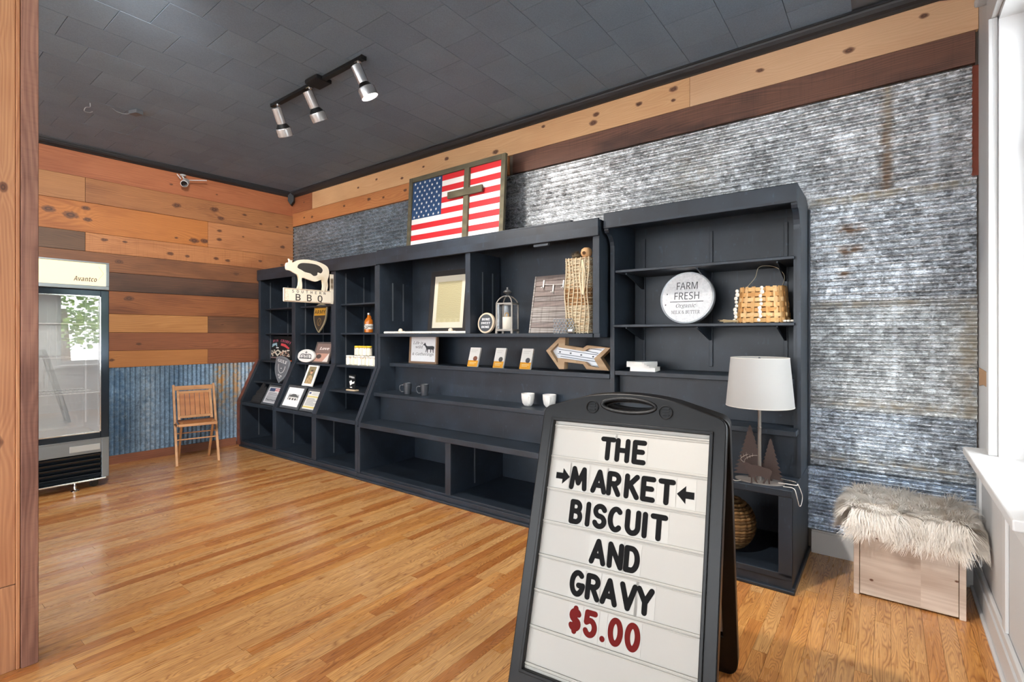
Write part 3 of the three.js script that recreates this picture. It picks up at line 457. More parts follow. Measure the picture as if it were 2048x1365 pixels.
const picPortrait = sketch('#6f6a52', (g) => { g.fillStyle = '#8a7f62'; g.fillRect(0, 0, 64, 40); g.fillStyle = '#b99e76'; g.beginPath(); g.moveTo(6, 128); g.quadraticCurveTo(6, 66, 32, 62); g.quadraticCurveTo(58, 66, 58, 128); g.fill(); g.fillStyle = '#97805c'; for (let i = 0; i < 14; i++) g.fillRect(10 + (i * 17) % 42, 72 + (i * 11) % 50, 8, 6); g.fillStyle = '#cf9f80'; g.beginPath(); g.ellipse(32, 42, 11, 15, 0, 0, 7); g.fill(); g.fillStyle = '#4a3b2e'; g.beginPath(); g.ellipse(32, 31, 11, 7, 0, 0, 7); g.fill(); }, 64, 128);
const picScript = sketch('#7d6a64', (g) => { g.fillStyle = '#b98f7e'; g.fillRect(0, 70, 96, 58); g.fillStyle = '#d9d2cc'; g.beginPath(); g.moveTo(60, 128); g.lineTo(96, 60); g.lineTo(96, 128); g.fill(); g.fillStyle = '#4a4240'; g.beginPath(); g.arc(30, 92, 16, 0, 7); g.fill(); g.fillStyle = '#f0ece8'; g.font = 'italic bold 26px serif'; g.fillText('Love', 20, 44); });
const picJar = sketch('#e6e4da', (g) => { g.fillStyle = '#c9a98a'; for (let i = 0; i < 4; i++) g.fillRect(10 + i * 24, 20, 7, 7); g.fillStyle = '#6d705e'; for (let i = 0; i < 4; i++) g.fillRect(6 + i * 24, 38, 16, 3); g.fillStyle = '#cfcabb'; g.fillRect(0, 52, 96, 4); }, 96, 64);
const picEtch = sketch('#1c1e20', (g) => { g.fillStyle = '#e4e6e8'; g.font = 'bold 20px serif'; g.fillText('Dirty', 10, 26); g.fillText('South', 40, 30, 44); g.beginPath(); g.moveTo(12, 60); g.lineTo(40, 48); g.lineTo(56, 66); g.lineTo(84, 54); g.lineTo(80, 74); g.lineTo(50, 80); g.lineTo(24, 96); g.closePath(); g.fill(); g.fillRect(20, 106, 30, 8); });
const blackFrame = plain('#1d1e20', 0.4), greyFrame = plain('#484d52', 0.4);
{ // framed document
  const pic = canvasTex(256, 384, (g, w, h) => {
    g.fillStyle = '#aba482'; g.fillRect(0, 0, w, h); g.strokeStyle = '#6a6346'; g.lineWidth = 1; let s = 7; const r = () => (s = (s * 16807) % 2147483647) / 2147483647;
    g.fillStyle = '#5d563c'; g.font = 'italic bold 20px serif'; g.fillText('In Congress', 18, 34);
    for (let y = 52; y < h - 70; y += 7) { g.beginPath(); g.moveTo(10, y); for (let x = 10; x < w - 10; x += 4) g.lineTo(x, y + (r() - 0.5) * 3); g.stroke(); }
    for (let y = h - 62; y < h - 10; y += 10) for (let x = 14; x < w - 40; x += 48) { g.beginPath(); g.moveTo(x, y); for (let k = 0; k < 34; k += 4) g.lineTo(x + k, y + (r() - 0.5) * 6); g.stroke(); }
  });
  const a = onZ(858, 658, 0.33), b = onZ(936, 655, 0.33);
  framed('framed_document', 'old handwritten document with cream mat in a black frame', 'picture', b.x - a.x, 0.555, 0.048, 0.026, blackFrame, pic, [(a.x + b.x) / 2, 1.2985, 0.33], 0, 0.10, { mat: 0.042, k: 1.2, matCol: '#c2bdac' });
}
{ // deer sign
  const pic = canvasTex(256, 256, (g, w, h) => {
    g.fillStyle = '#e9ebee'; g.fillRect(0, 0, w, h); let s = 3; const r = () => (s = (s * 16807) % 2147483647) / 2147483647; g.fillStyle = '#b9bec4'; for (let i = 0; i < 500; i++) g.fillRect(r() * w, r() * h, 1.5, 1.5);
    g.fillStyle = '#2c3138'; g.font = 'italic 36px serif'; g.fillText('Life is', 18, 86); g.fillText('wild', 42, 126); g.fillText('& Gatherings', 8, 196);
    g.beginPath(); g.moveTo(132, 72); g.lineTo(140, 78); g.lineTo(142, 66); g.lineTo(150, 80); g.lineTo(156, 96); g.lineTo(170, 104); g.lineTo(220, 102); g.lineTo(238, 108); g.lineTo(238, 124); g.lineTo(232, 140); g.lineTo(232, 170); g.lineTo(226, 170); g.lineTo(222, 140); g.lineTo(210, 134); g.lineTo(206, 168); g.lineTo(200, 168); g.lineTo(200, 136); g.lineTo(176, 136); g.lineTo(172, 168); g.lineTo(166, 168); g.lineTo(164, 134); g.lineTo(154, 166); g.lineTo(149, 164); g.lineTo(158, 130); g.lineTo(150, 112); g.lineTo(140, 98); g.lineTo(128, 96); g.lineTo(124, 90); g.lineTo(136, 82); g.closePath(); g.fill();
  });
  const a = onY(821, 727, 1.024), b = onY(875, 729, 1.024); const z = 0.26, p = onZ(821, 727, z), q = onZ(876, 729, z);
  framed('framed_sign', 'white sign with a deer silhouette and script in a brown wooden frame', 'sign', q.x - p.x, 0.275, 0.018, 0.025, plain('#8b6f58', 0.7), pic, [(p.x + q.x) / 2, 1.0245, z], 0, 0.05);
}
{ // bay pictures
  const put = (x, y, z) => onZ(x, y, z);
  const mk = (name, lab, x0, x1, yb, yt, z, zt, fw, mat, pic, o) => { const a = put(x0, yb, z), b = put(x1, yb, z), top = put((x0 + x1) / 2, yt, zt), hh = top.y - a.y, len = Math.hypot(hh, z - zt); return framed(name, lab, 'picture', b.x - a.x, len, fw, 0.016, mat, pic, [(a.x + b.x) / 2, o.y, z], o.turn ?? 0, Math.atan2(z - zt, hh), o); };
  mk('picture_frame', 'dark grey picture frame with a flag print beside the carved black plaque', 523, 557, 806, 768, 0.655, 0.55, 0.022, greyFrame, picFlag, { y: 0.513 });
  mk('picture_frame', 'grey picture frame with wide white mat and small grey photo', 561, 596, 817, 772, 0.665, 0.555, 0.026, greyFrame, picHouse, { y: 0.513, mat: 0.045, k: 1.5, matCol: '#f4f4f4' });
  mk('picture_frame', 'grey picture frame with a yellowish printed page beside the white matted photo', 600, 632, 822, 778, 0.665, 0.555, 0.024, greyFrame, picPage, { y: 0.513 });
  mk('picture_frame', 'narrow white frame with a portrait photo on the middle ledge', 605, 625, 771, 728, 0.53, 0.44, 0.026, plain('#f1f0ec', 0.5), picPortrait, { y: 0.746 });
  mk('picture_frame', 'brownish grey picture frame leaning beside the oval crown plaque', 625, 657, 723, 682, 0.43, 0.36, 0.016, plain('#5a5250', 0.5), picScript, { y: 0.986 });
}
{ // carved black plaque
  const p = onZ(512, 806, 0.655), t = thing('carved_plaque', 'black carved silhouette plaque leaning in the first bay', 'plaque', [p.x, 0.513, 0.65]); t.rotation.order = 'YXZ'; t.rotation.x = -0.4;
  obj('silhouette', ext([[-0.115, 0], [0.095, 0], [0.11, 0.05], [0.10, 0.10], [0.115, 0.16], [0.09, 0.20], [0.06, 0.175], [0.05, 0.215], [0.01, 0.24], [-0.02, 0.21], [-0.03, 0.16], [-0.075, 0.13], [-0.07, 0.09], [-0.11, 0.07]], 0.012, [], 0.002), plain('#202124', 0.5), t);
  obj('carved_lettering', [0.02, 0.045, 0.07, 0.095].map((y, i) => B(-0.09 + i * 0.008, 0.085, y, y + 0.012, 0.012, 0.017, 0.003)), plain('#2c2d30', 0.5), t);
}
{ // black print panel
  const pic = canvasTex(256, 224, (g, w, h) => {
    g.fillStyle = '#17181b'; g.fillRect(0, 0, w, h);
    g.textAlign = 'center'; const arc = (s, a0, a1, R, cx, cy) => { for (let i = 0; i < s.length; i++) { const a = a0 + (a1 - a0) * i / (s.length - 1); g.save(); g.translate(cx + R * Math.sin(a), cy - R * Math.cos(a)); g.rotate(a); g.scale(1, 1.7); g.fillText(s[i], 0, 0); g.restore(); } };
    g.fillStyle = '#e2708a'; g.font = 'bold 19px serif'; arc('STOMPIN', -0.43, -0.07, 250, 128, 302); arc('CHAMPS', 0.08, 0.42, 250, 128, 302);
    const blob = (c, pts) => { g.fillStyle = c; g.beginPath(); pts.forEach(([x, y], i) => i ? g.lineTo(x, y) : g.moveTo(x, y)); g.closePath(); g.fill(); };
    blob('#9fc0cf', [[20, 112], [70, 72], [108, 62], [116, 104], [96, 84], [60, 110]]); blob('#d64a52', [[150, 66], [190, 74], [236, 110], [226, 120], [180, 96], [148, 88]]);
    blob('#e0dccb', [[92, 150], [128, 124], [166, 148], [130, 190]]); blob('#2a2b2c', [[112, 150], [128, 138], [148, 150], [130, 172]]);
    let s = 11; const r = () => (s = (s * 16807) % 2147483647) / 2147483647; const cols = ['#e6c8b4', '#d9b39c', '#efe6d6', '#b98c74', '#ddd9c8'];
    for (let i = 0; i < 60; i++) { const sd = i % 2 ? 1 : -1, x = 128 + sd * (30 + r() * 84), y = 132 + r() * 52; g.fillStyle = cols[i % 5]; g.beginPath(); g.arc(x, y, 3 + r() * 6, 0, 7); g.fill(); g.fillStyle = '#17181b'; g.fillRect(x - 3, y - 1, 6, 2); }
    g.fillStyle = '#8d7472'; g.fillRect(30, 196, 120, 10); g.fillStyle = '#f2f2f2'; g.fillRect(106, 104, 26, 10);
  });
  const a = onZ(527, 722, 0.36), b = onZ(581, 722, 0.36), t = thing('print_panel', 'black panel with arched red lettering and colourful print in the first bay', 'panel', [(a.x + b.x) / 2, 0.986, 0.36]); t.rotation.order = 'YXZ'; t.rotation.x = -0.15;
  const w = b.x - a.x - 0.02, h = 0.29; obj('board', B(-w / 2, w / 2, 0, h, -0.012, 0, 0.002), plain('#141518', 0.6), t); const p = new THREE.PlaneGeometry(w, h); p.translate(0, h / 2, 0.0008); obj('print', clean(p), new THREE.MeshStandardMaterial({ map: pic, roughness: 0.7 }), t);
  const q = onZ(577, 717, 0.44); tag(obj('orange_strip', tr(B(-0.06, 0.06, 0, 0.012, -0.01, 0.02, 0.003), q.x - 0.01, 0.986, 0.425), plain('#d2622a', 0.5)), 'small orange strip lying in front of the black print panel', 'strip');
}
function shield(name, label, w, h, pos, turn, lean, face, edge, pic) {
  const t = thing(name, label, 'plaque', pos, turn); t.rotation.order = 'YXZ'; t.rotation.x = -lean[0]; t.rotation.z = lean[1] ?? 0;
  const s = (k) => { const sh = new THREE.Shape(), a = w / 2 * k, y0 = h / 2 - h / 2 * k, y1 = h / 2 + h / 2 * k; sh.moveTo(0, y0); sh.bezierCurveTo(a * 0.7, y0 + h * 0.2, a, y0 + h * 0.42, a, y0 + h * 0.62); sh.lineTo(a, y1 - h * 0.1); sh.quadraticCurveTo(a * 0.5, y1, 0, y1); sh.quadraticCurveTo(-a * 0.5, y1, -a, y1 - h * 0.1); sh.lineTo(-a, y0 + h * 0.62); sh.bezierCurveTo(-a, y0 + h * 0.42, -a * 0.7, y0 + h * 0.2, 0, y0); return sh; };
  obj('rim', ext(s(1), 0.012, [], 0.002, 12), edge, t);
  const g = clean(new THREE.ShapeGeometry(s(0.92), 12)); g.translate(0, 0, 0.0146); const p = g.attributes.position, uv = g.attributes.uv; for (let i = 0; i < p.count; i++) uv.setXY(i, p.getX(i) / w + 0.5, p.getY(i) / h);
  obj('face', g, new THREE.MeshStandardMaterial({ map: pic, roughness: 0.45 }), t); return t;
}
{
  const army = canvasTex(128, 256, (g, w, h) => { g.fillStyle = '#3a352e'; g.fillRect(0, 0, w, h); g.fillStyle = '#c9922e'; g.fillRect(8, 38, 112, 66); g.fillStyle = '#2b251c'; g.font = 'bold 44px sans-serif'; g.textAlign = 'center'; g.fillText('ARMY', 64, 88, 108); g.fillStyle = '#cfc7b4'; g.font = 'bold 18px sans-serif'; g.fillText('VETERAN', 64, 30, 84); g.strokeStyle = '#a3814d'; g.lineWidth = 4; g.beginPath(); g.ellipse(64, 160, 18, 34, 0, 0, 7); g.stroke(); g.beginPath(); g.moveTo(64, 130); g.bezierCurveTo(90, 150, 40, 170, 64, 192); g.stroke(); });
  const a = onZ(625, 663, 0.39), b = onZ(650, 663, 0.39);
  shield('shield_plaque', 'gold and black shield plaque lettered ARMY under the pig sign', b.x - a.x, 0.315, [(a.x + b.x) / 2 + 0.005, 1.309, 0.385], 0, [0.1, 0], 0, plain('#b9ad8e', 0.4, { metalness: 0.3 }), army);
  const gulf = canvasTex(128, 256, (g, w, h) => { g.fillStyle = '#666b72'; g.fillRect(0, 0, w, h); g.fillStyle = '#e6e7e8'; g.font = 'bold 40px serif'; g.textAlign = 'center'; g.fillText('GULF', 64, 62, 92); g.font = 'bold 14px sans-serif'; g.strokeStyle = '#e6e7e8'; g.lineWidth = 4; g.beginPath(); g.moveTo(34, 82); g.quadraticCurveTo(36, 150, 64, 160); g.quadraticCurveTo(96, 150, 98, 84); g.stroke(); g.beginPath(); g.moveTo(64, 106); g.lineTo(70, 118); g.lineTo(58, 118); g.closePath(); g.fill(); for (const [x, y] of [[52, 182], [74, 186], [64, 204]]) { g.beginPath(); g.arc(x, y, 6, 0, 7); g.stroke(); } });
  const c = onZ(545, 763, 0.53), d = onZ(572, 763, 0.53), top = onZ(560, 711, 0.48);
  shield('shield_plaque', 'grey shield plaque leaning against the ledge below the black print panel', d.x - c.x, Math.hypot(top.y - c.y, 0.05) - 0.0, [(c.x + d.x) / 2, 0.747, 0.525], 0, [0.12, -0.14], 0, plain('#7d838a', 0.4), gulf);
}
{ // oval crown plaque
  const pic = canvasTex(192, 128, (g, w, h) => { g.fillStyle = '#e4e4e2'; g.fillRect(0, 0, w, h); g.strokeStyle = g.fillStyle = '#33363a'; g.lineWidth = 7; g.beginPath(); g.moveTo(38, 88); g.quadraticCurveTo(30, 46, 60, 48); g.quadraticCurveTo(82, 48, 96, 60); g.quadraticCurveTo(110, 48, 132, 48); g.quadraticCurveTo(162, 46, 154, 88); g.stroke(); g.fillRect(28, 84, 136, 8); g.fillRect(93, 18, 6, 70); g.fillRect(84, 28, 24, 6); g.lineWidth = 5; g.strokeRect(58, 62, 12, 22); g.strokeRect(120, 62, 12, 22); g.beginPath(); g.moveTo(80, 84); g.lineTo(80, 62); g.moveTo(108, 84); g.lineTo(112, 60); g.stroke(); });
  const a = onZ(593, 722, 0.452), b = onZ(627, 722, 0.452), w = b.x - a.x, h = 0.145, t = thing('oval_plaque', 'white oval plaque with a black crown emblem', 'plaque', [(a.x + b.x) / 2 + 0.012, 0.986, 0.445]); t.rotation.order = 'YXZ'; t.rotation.x = -0.2;
  const s = new THREE.Shape(); s.absellipse(0, h / 2, w / 2, h / 2, 0, Math.PI * 2); obj('body', ext(s, 0.014, [], 0.004, 24), plain('#cfcfcc', 0.4), t);
  const q = new THREE.Shape(); q.absellipse(0, h / 2, w / 2 * 0.95, h / 2 * 0.94, 0, Math.PI * 2); const g = clean(new THREE.ShapeGeometry(q, 24)); g.translate(0, 0, 0.0185); const p = g.attributes.position, uv = g.attributes.uv; for (let i = 0; i < p.count; i++) uv.setXY(i, p.getX(i) / w + 0.5, p.getY(i) / h); obj('face', g, new THREE.MeshStandardMaterial({ map: pic, roughness: 0.4 }), t);
}
{ // pig sign, hung square to the divider like a shop sign
  const t = thing('pig_sign', 'cream pig cutout sign lettered SOUTHERN BBQ projecting from the black divider', 'sign', [-4.497, 1.60, 0.488]); t.rotation.y = Math.PI / 2;      // local x runs back towards the wall, local z faces +x
  const cream = new THREE.MeshStandardMaterial({ map: dataTex(256, 256, (u, v) => mix([236, 228, 208], [206, 186, 150], clamp((fbm(u * 8, v * 8, 610, 4) - 0.52) * 2.6))), roughness: 0.6 });
  const L = 0.515, x0 = -0.52;           // from the nose end at the room side (local -x) to the bracket
  const plate = canvasTex(512, 140, (g, w, h) => { g.fillStyle = '#ece4d2'; g.fillRect(0, 0, w, h); g.strokeStyle = '#8b6a4c'; g.lineWidth = 5; g.strokeRect(3, 3, w - 6, h - 6); let s = 5; const r = () => (s = (s * 16807) % 2147483647) / 2147483647; g.fillStyle = '#b58f68'; for (let i = 0; i < 120; i++) { const e = r(); g.globalAlpha = 0.35; g.fillRect(e < 0.5 ? r() * 40 : r() * w, e < 0.5 ? r() * h : (r() < 0.5 ? r() * 14 : h - r() * 14), 3 + r() * 8, 2 + r() * 4); } g.globalAlpha = 1; g.fillStyle = '#3a3430'; g.textAlign = 'center'; g.font = 'bold 40px monospace'; g.fillText('S O U T H E R N', w / 2, 42, 420); g.font = 'bold 98px monospace'; g.fillText('B B Q', w / 2, 128, 300); });
  obj('name_board', B(x0, x0 + L, 0, 0.13, -0.009, 0.009, 0.006), cream, t);
  const pl = new THREE.PlaneGeometry(L - 0.012, 0.12); pl.translate(x0 + L / 2, 0.065, 0.0096); obj('lettering', clean(pl), new THREE.MeshStandardMaterial({ map: plate, roughness: 0.6 }), t);
  const K = L / 400, pig = [[8, 62], [14, 40], [34, 30], [30, 6], [48, 18], [58, 14], [60, 32], [110, 6], [180, -4], [260, 2], [330, 26], [352, 60], [352, 100], [340, 140], [344, 182], [334, 222], [326, 222], [326, 176], [316, 222], [296, 222], [300, 190], [296, 150], [286, 138], [240, 156], [190, 148], [140, 136], [130, 150], [134, 186], [130, 222], [96, 222], [104, 190], [106, 150], [96, 118], [70, 106], [40, 92], [14, 88]];
  const sh = pig.map(([x, y]) => [x0 + 0.01 + x * K * 1.02, 0.126 + (222 - y) * K * 1.0]);
  const curve = new THREE.Shape(new THREE.SplineCurve([...sh, sh[0]].map((p) => new THREE.Vector2(...p))).getPoints(150));
  const body = ext(curve, 0.016, [], 0.002); body.translate(0, 0, -0.008); obj('pig', body, cream, t);
  const spot = [[92, 40], [120, 22], [180, 16], [250, 20], [292, 40], [306, 66], [290, 92], [262, 88], [256, 112], [226, 122], [196, 104], [150, 96], [122, 82], [88, 66]].map(([x, y]) => [200 + (x - 200) * 0.92, 66 + (y - 66) * 0.86]).map(([x, y]) => [x0 + 0.01 + x * K * 1.02, 0.126 + (222 - y) * K]);
  const sp = clean(new THREE.ShapeGeometry(new THREE.Shape(new THREE.SplineCurve([...spot, spot[0]].map((p) => new THREE.Vector2(...p))).getPoints(80)))); sp.translate(0, 0, 0.0106); obj('dark_patch', sp, plain('#3a3836', 0.7), t);
  obj('bracket', [B(-0.03, 0.005, 0.0, 0.30, -0.01, 0.01, 0.002)], new THREE.MeshStandardMaterial({ map: dataTex(64, 128, (u, v) => mix([226, 220, 204], [110, 96, 78], clamp((fbm(u * 6, v * 18, 620, 3) - 0.5) * 4))), roughness: 0.6 }), t);
}

// ================================================================== SMALL THINGS ON THE SHELVES
{ // jug bottle
  const p = onZ(737.5, 664, 0.34), t = thing('syrup_bottle', 'small amber glass bottle with a white label and finger ring', 'bottle', [p.x, 1.309, 0.34]);
  obj('bottle_body', lathe([[0, 0], [0.038, 0], [0.042, 0.008], [0.042, 0.105], [0.036, 0.128], [0.016, 0.152], [0.013, 0.175], [0, 0.175]], 24), plain('#b5651d', 0.15), t);
  obj('bottle_label', lathe([[0.0426, 0.035], [0.0426, 0.085]], 24), new THREE.MeshStandardMaterial({ map: photo(520, [[240, 238, 232], [225, 222, 214], [90, 84, 78], [236, 234, 228]], 128, 48), roughness: 0.6 }), t);
  obj('cap', lathe([[0, 0.175], [0.013, 0.175], [0.013, 0.196], [0, 0.198]], 18), plain('#c8ccd0', 0.3, { metalness: 0.6 }), t); obj('finger_ring', torus(0.022, 0.15, 0, 0.013, 0.003), plain('#b5651d', 0.15), t);
}
{ // jars
  const lid = plain('#e3c93a', 0.45), wlid = plain('#efeee9', 0.45), lab = ['#ffffff', '#f2f0ea', '#fbf6ea'].map((c) => new THREE.MeshStandardMaterial({ color: c, map: picJar, roughness: 0.5 }));
  const a = onZ(691, 734, 0.42), b = onZ(753, 735, 0.42), n = 8, d = (b.x - a.x) / n, r = d * 0.48, h = 0.096;
  const jar = (x, y, z, m, l, lab2, grp) => { const t = thing('small_jar', lab2, 'jar', [x, y, z], rnd() * 3, grp); obj('jar_body', lathe([[0, 0], [r * 0.95, 0], [r, 0.004], [r, h * 0.78], [r * 0.9, h * 0.84], [0, h * 0.84]], 20), m, t); obj('lid', lathe([[0, h * 0.8], [r * 0.97, h * 0.8], [r * 0.97, h - 0.002], [r * 0.92, h], [0, h]], 20), l, t); };
  for (let i = 0; i < n; i++) jar(a.x + d * (i + 0.5), 0.986, 0.40, lab[i % 3], wlid, 'small white labelled jar in the bottom row, ' + ['first', 'second', 'third', 'fourth', 'fifth', 'sixth', 'seventh', 'eighth'][7 - i] + ' from the stepped cabinet', 'jars in the bottom row of the stack');
  for (let i = 0; i < 4; i++) jar(a.x + d * (i + 2.75), 0.986 + h + 0.001, 0.40, lab[(i + 1) % 3], lid, 'small jar with yellow lid atop the jar stack, ' + ['first', 'second', 'third', 'fourth'][3 - i] + ' from the stepped cabinet', 'yellow lidded jars on the stack');
}
{ // little glass plaque
  const p = onZ(701, 784, 0.52), t = thing('glass_plaque', 'small dark etched glass plaque on a pale wooden base', 'plaque', [p.x, 0.746, 0.50]);
  obj('base', B(-0.07, 0.07, 0, 0.012, -0.025, 0.025, 0.003), plain('#cbb79a', 0.6), t);
  const g = B(-0.052, 0.052, 0.012, 0.155, -0.004, 0.004, 0.001), pp = g.attributes.position, uv = g.attributes.uv; for (let i = 0; i < pp.count; i++) uv.setXY(i, pp.getX(i) / 0.11 + 0.5, (pp.getY(i) - 0.012) / 0.143);
  obj('plate', g, new THREE.MeshStandardMaterial({ map: picEtch, roughness: 0.15 }), t);
}
{ // bead garland along the compartment front
  const a = onZ(767, 666, 0.475), b = onZ(931, 662, 0.475), t = thing('bead_garland', 'white bead garland lying along the front of the upper compartment', 'garland', [0, 0, 0]);
  const geos = [], n = 64; for (let i = 0; i < n; i++) geos.push(sph(a.x + (b.x - a.x) * (i + 0.5) / n, 1.2985 + 0.0105, 0.466 + 0.004 * Math.sin(i * 0.9), 0.0105, 8));
  for (let i = 0; i < n; i += 1) geos.push(sph(a.x + (b.x - a.x) * (i + 0.2) / n, 1.2985 + 0.0105, 0.446 + 0.004 * Math.sin(i * 1.3), 0.0105, 8));
  const m = obj('beads', geos, plain('#e6e2da', 0.5), t); m.userData.kind = 'stuff';
  for (const f of [0.21, 0.82]) obj('tassel_knot', [sph(a.x + (b.x - a.x) * f, 1.325, 0.456, 0.02, 10), cyl([a.x + (b.x - a.x) * f - 0.04, 1.309, 0.46], [a.x + (b.x - a.x) * f + 0.05, 1.309, 0.455], 0.01, 0.014, 8)], plain('#d9c6b2', 0.8), t);
}
{ // wood slice
  const p = onZ(973, 661, 0.40), w = onZ(989, 661, 0.40).x - onZ(957, 661, 0.40).x, t = thing('wood_slice_sign', 'round black slice sign with white lettering and a pale bark rim', 'sign', [p.x, 1.2985, 0.40]); t.rotation.order = 'YXZ'; t.rotation.x = -0.12;
  const R = w / 2, s = new THREE.Shape(); s.absellipse(0, R, R, R, 0, Math.PI * 2); obj('rim', ext(s, 0.018, [], 0.003, 24), plain('#cdb9a2', 0.8), t);
  const pic = canvasTex(128, 128, (g) => { g.fillStyle = '#3c4147'; g.fillRect(0, 0, 128, 128); g.fillStyle = '#eceef0'; g.textAlign = 'center'; g.font = 'bold 24px serif'; g.fillText('HOME', 64, 46); g.fillText('SWEET', 64, 74); g.fillText('HOME', 64, 102); });
  const g = clean(new THREE.CircleGeometry(R * 0.84, 28)); g.translate(0, R, 0.0215); obj('slate_face', g, new THREE.MeshStandardMaterial({ map: pic, roughness: 0.8 }), t);
}
{ // lantern
  const p = onZ(1011, 661, 0.40), w = onZ(1024, 661, 0.4).x - onZ(993, 661, 0.4).x, t = thing('candle_lantern', 'weathered metal lantern with glass panes and a cream candle', 'lantern', [p.x, 1.2985, 0.375], 0.25);
  const s = w * 0.42, hb = 0.235, m = plain('#8f8a84', 0.55, { metalness: 0.5 });
  obj('base', [B(-s - 0.008, s + 0.008, 0.018, 0.034, -s - 0.008, s + 0.008, 0.003), ...[[-1, -1], [1, -1], [-1, 1], [1, 1]].map(([a, b]) => B(a * s - 0.009, a * s + 0.009, 0, 0.02, b * s - 0.009, b * s + 0.009, 0.002))], m, t);
  for (const [a, b] of [[-1, -1], [1, -1], [-1, 1], [1, 1]]) obj('post', B(a * s - 0.005, a * s + 0.005, 0.034, hb, b * s - 0.005, b * s + 0.005), m, t);
  obj('top_ring', [B(-s - 0.005, s + 0.005, hb - 0.01, hb, s - 0.005, s + 0.005), B(-s - 0.005, s + 0.005, hb - 0.01, hb, -s - 0.005, -s + 0.005), B(s - 0.005, s + 0.005, hb - 0.01, hb, -s, s), B(-s - 0.005, -s + 0.005, hb - 0.01, hb, -s, s)], m, t);
  for (const [a, b] of [[-1, -1], [1, -1], [-1, 1], [1, 1]]) obj('roof_rib', tube([[a * s, hb, b * s], [a * s * 0.75, hb + 0.03, b * s * 0.75], [a * s * 0.4, hb + 0.05, b * s * 0.4], [a * 0.012, hb + 0.055, b * 0.012]], 0.005, 12), m, t);
  obj('finial', lathe([[0.03, hb + 0.048], [0.03, hb + 0.056], [0.012, hb + 0.062], [0.012, hb + 0.072], [0.036, hb + 0.082], [0.03, hb + 0.092], [0.01, hb + 0.105], [0.006, hb + 0.112], [0.01, hb + 0.118], [0, hb + 0.126]], 20), plain('#5e5f60', 0.5, { metalness: 0.6 }), t);
  const gl = new THREE.MeshPhysicalMaterial({ transmission: 1, roughness: 0.05, thickness: 0, color: '#ffffff' });
  for (const [a, b] of [[0, 1], [0, -1], [1, 0], [-1, 0]]) obj('pane', a ? B(a * s - 0.001, a * s + 0.001, 0.036, hb - 0.01, -s + 0.005, s - 0.005) : B(-s + 0.005, s - 0.005, 0.036, hb - 0.01, b * s - 0.001, b * s + 0.001), gl, t);
  const c = thing('pillar_candle', 'cream pillar candle with a gold ring inside the lantern', 'candle', [p.x, 1.2985 + 0.0345, 0.375]); obj('wax', lathe([[0, 0], [s * 0.62, 0], [s * 0.62, 0.088], [s * 0.58, 0.094], [0, 0.09]], 24), plain('#f3eee0', 0.5), c); obj('gold_ring', torus(0, 0.108, 0.01, 0.017, 0.004), plain('#c99a4a', 0.35, { metalness: 0.6 }), c);
}
{ // slatted grey board sign
  const a = onZ(1052, 660, 0.40), b = onZ(1140, 659, 0.40), w = b.x - a.x + 0.02, h = 0.445, t = thing('slat_board', 'whitewashed grey slat board with small white hooks leaning in the upper compartment', 'board', [(a.x + b.x) / 2, 1.2985, 0.335]); t.rotation.order = 'YXZ'; t.rotation.x = -0.2; t.rotation.y = 0;
  const mats = [0, 1, 2].map((k) => new THREE.MeshStandardMaterial({ map: woodTex(550 + k, [[186, 180, 176], [150, 134, 128], [212, 208, 202]][k], [96, 86, 82], w, 0.05, [], { stain: 0.7, h: 48, w: 256, saw: 0.5 }), roughness: 0.75 }));
  const n = 11, uvs = (g) => { const p = g.attributes.position, uv = g.attributes.uv; for (let i = 0; i < p.count; i++) uv.setXY(i, p.getX(i) / w + 0.5, p.getY(i) / 0.05); return g; };
  for (let i = 0; i < n; i++) { const y = h * i / n; obj('slat', uvs(B(-w / 2 + 0.012, w / 2, y + 0.001, y + h / n - 0.001, 0, 0.012 + rr(0, 0.004), 0.002)), mats[i > 7 ? 1 : (i === 0 ? 2 : Math.floor(rnd() * 3))], t); }
  obj('edge_strip', uvs(B(-w / 2, -w / 2 + 0.012, 0, h, -0.006, 0.018, 0.002)), mats[2], t);
  const hk = plain('#eceae6', 0.4);
  for (const [x, y] of [[-0.11, 0.375], [-0.02, 0.337], [0.065, 0.365], [0.16, 0.315]]) obj('hook', [B(x - 0.006, x + 0.006, y - 0.034, y + 0.034, 0.016, 0.024, 0.003), cyl([x, y - 0.028, 0.02], [x, y - 0.03, 0.045], 0.004, 0.004, 8)], hk, t);
  obj('hook_wire', tube([[-0.11, 0.375, 0.022], [-0.03, 0.367, 0.026], [0.065, 0.365, 0.022]], 0.0018, 12, 5), hk, t);
}
{ // grey wire basket thing in front of the board
  const p = onZ(1131, 660, 0.44), t = thing('wire_weave', 'small grey woven metal piece between the slat board and the tall basket', 'decoration', [p.x, 1.2985, 0.466]); const g = [];
  for (let i = 0; i < 6; i++) for (let j = 0; j < 5; j++) g.push(torus(-0.07 + i * 0.026 + (j % 2) * 0.012, 0.012 + j * 0.019, 0.003 * (i % 2), 0.0125, 0.0028, 5, 14));
  const m = obj('links', g, plain('#8d949b', 0.4, { metalness: 0.6 }), t); m.userData.kind = 'stuff'; obj('roller', cyl([0.05, 0.016, 0.012], [0.085, 0.016, 0.012], 0.016, 0.016, 14), plain('#aab0b6', 0.3, { metalness: 0.7 }), t);
}
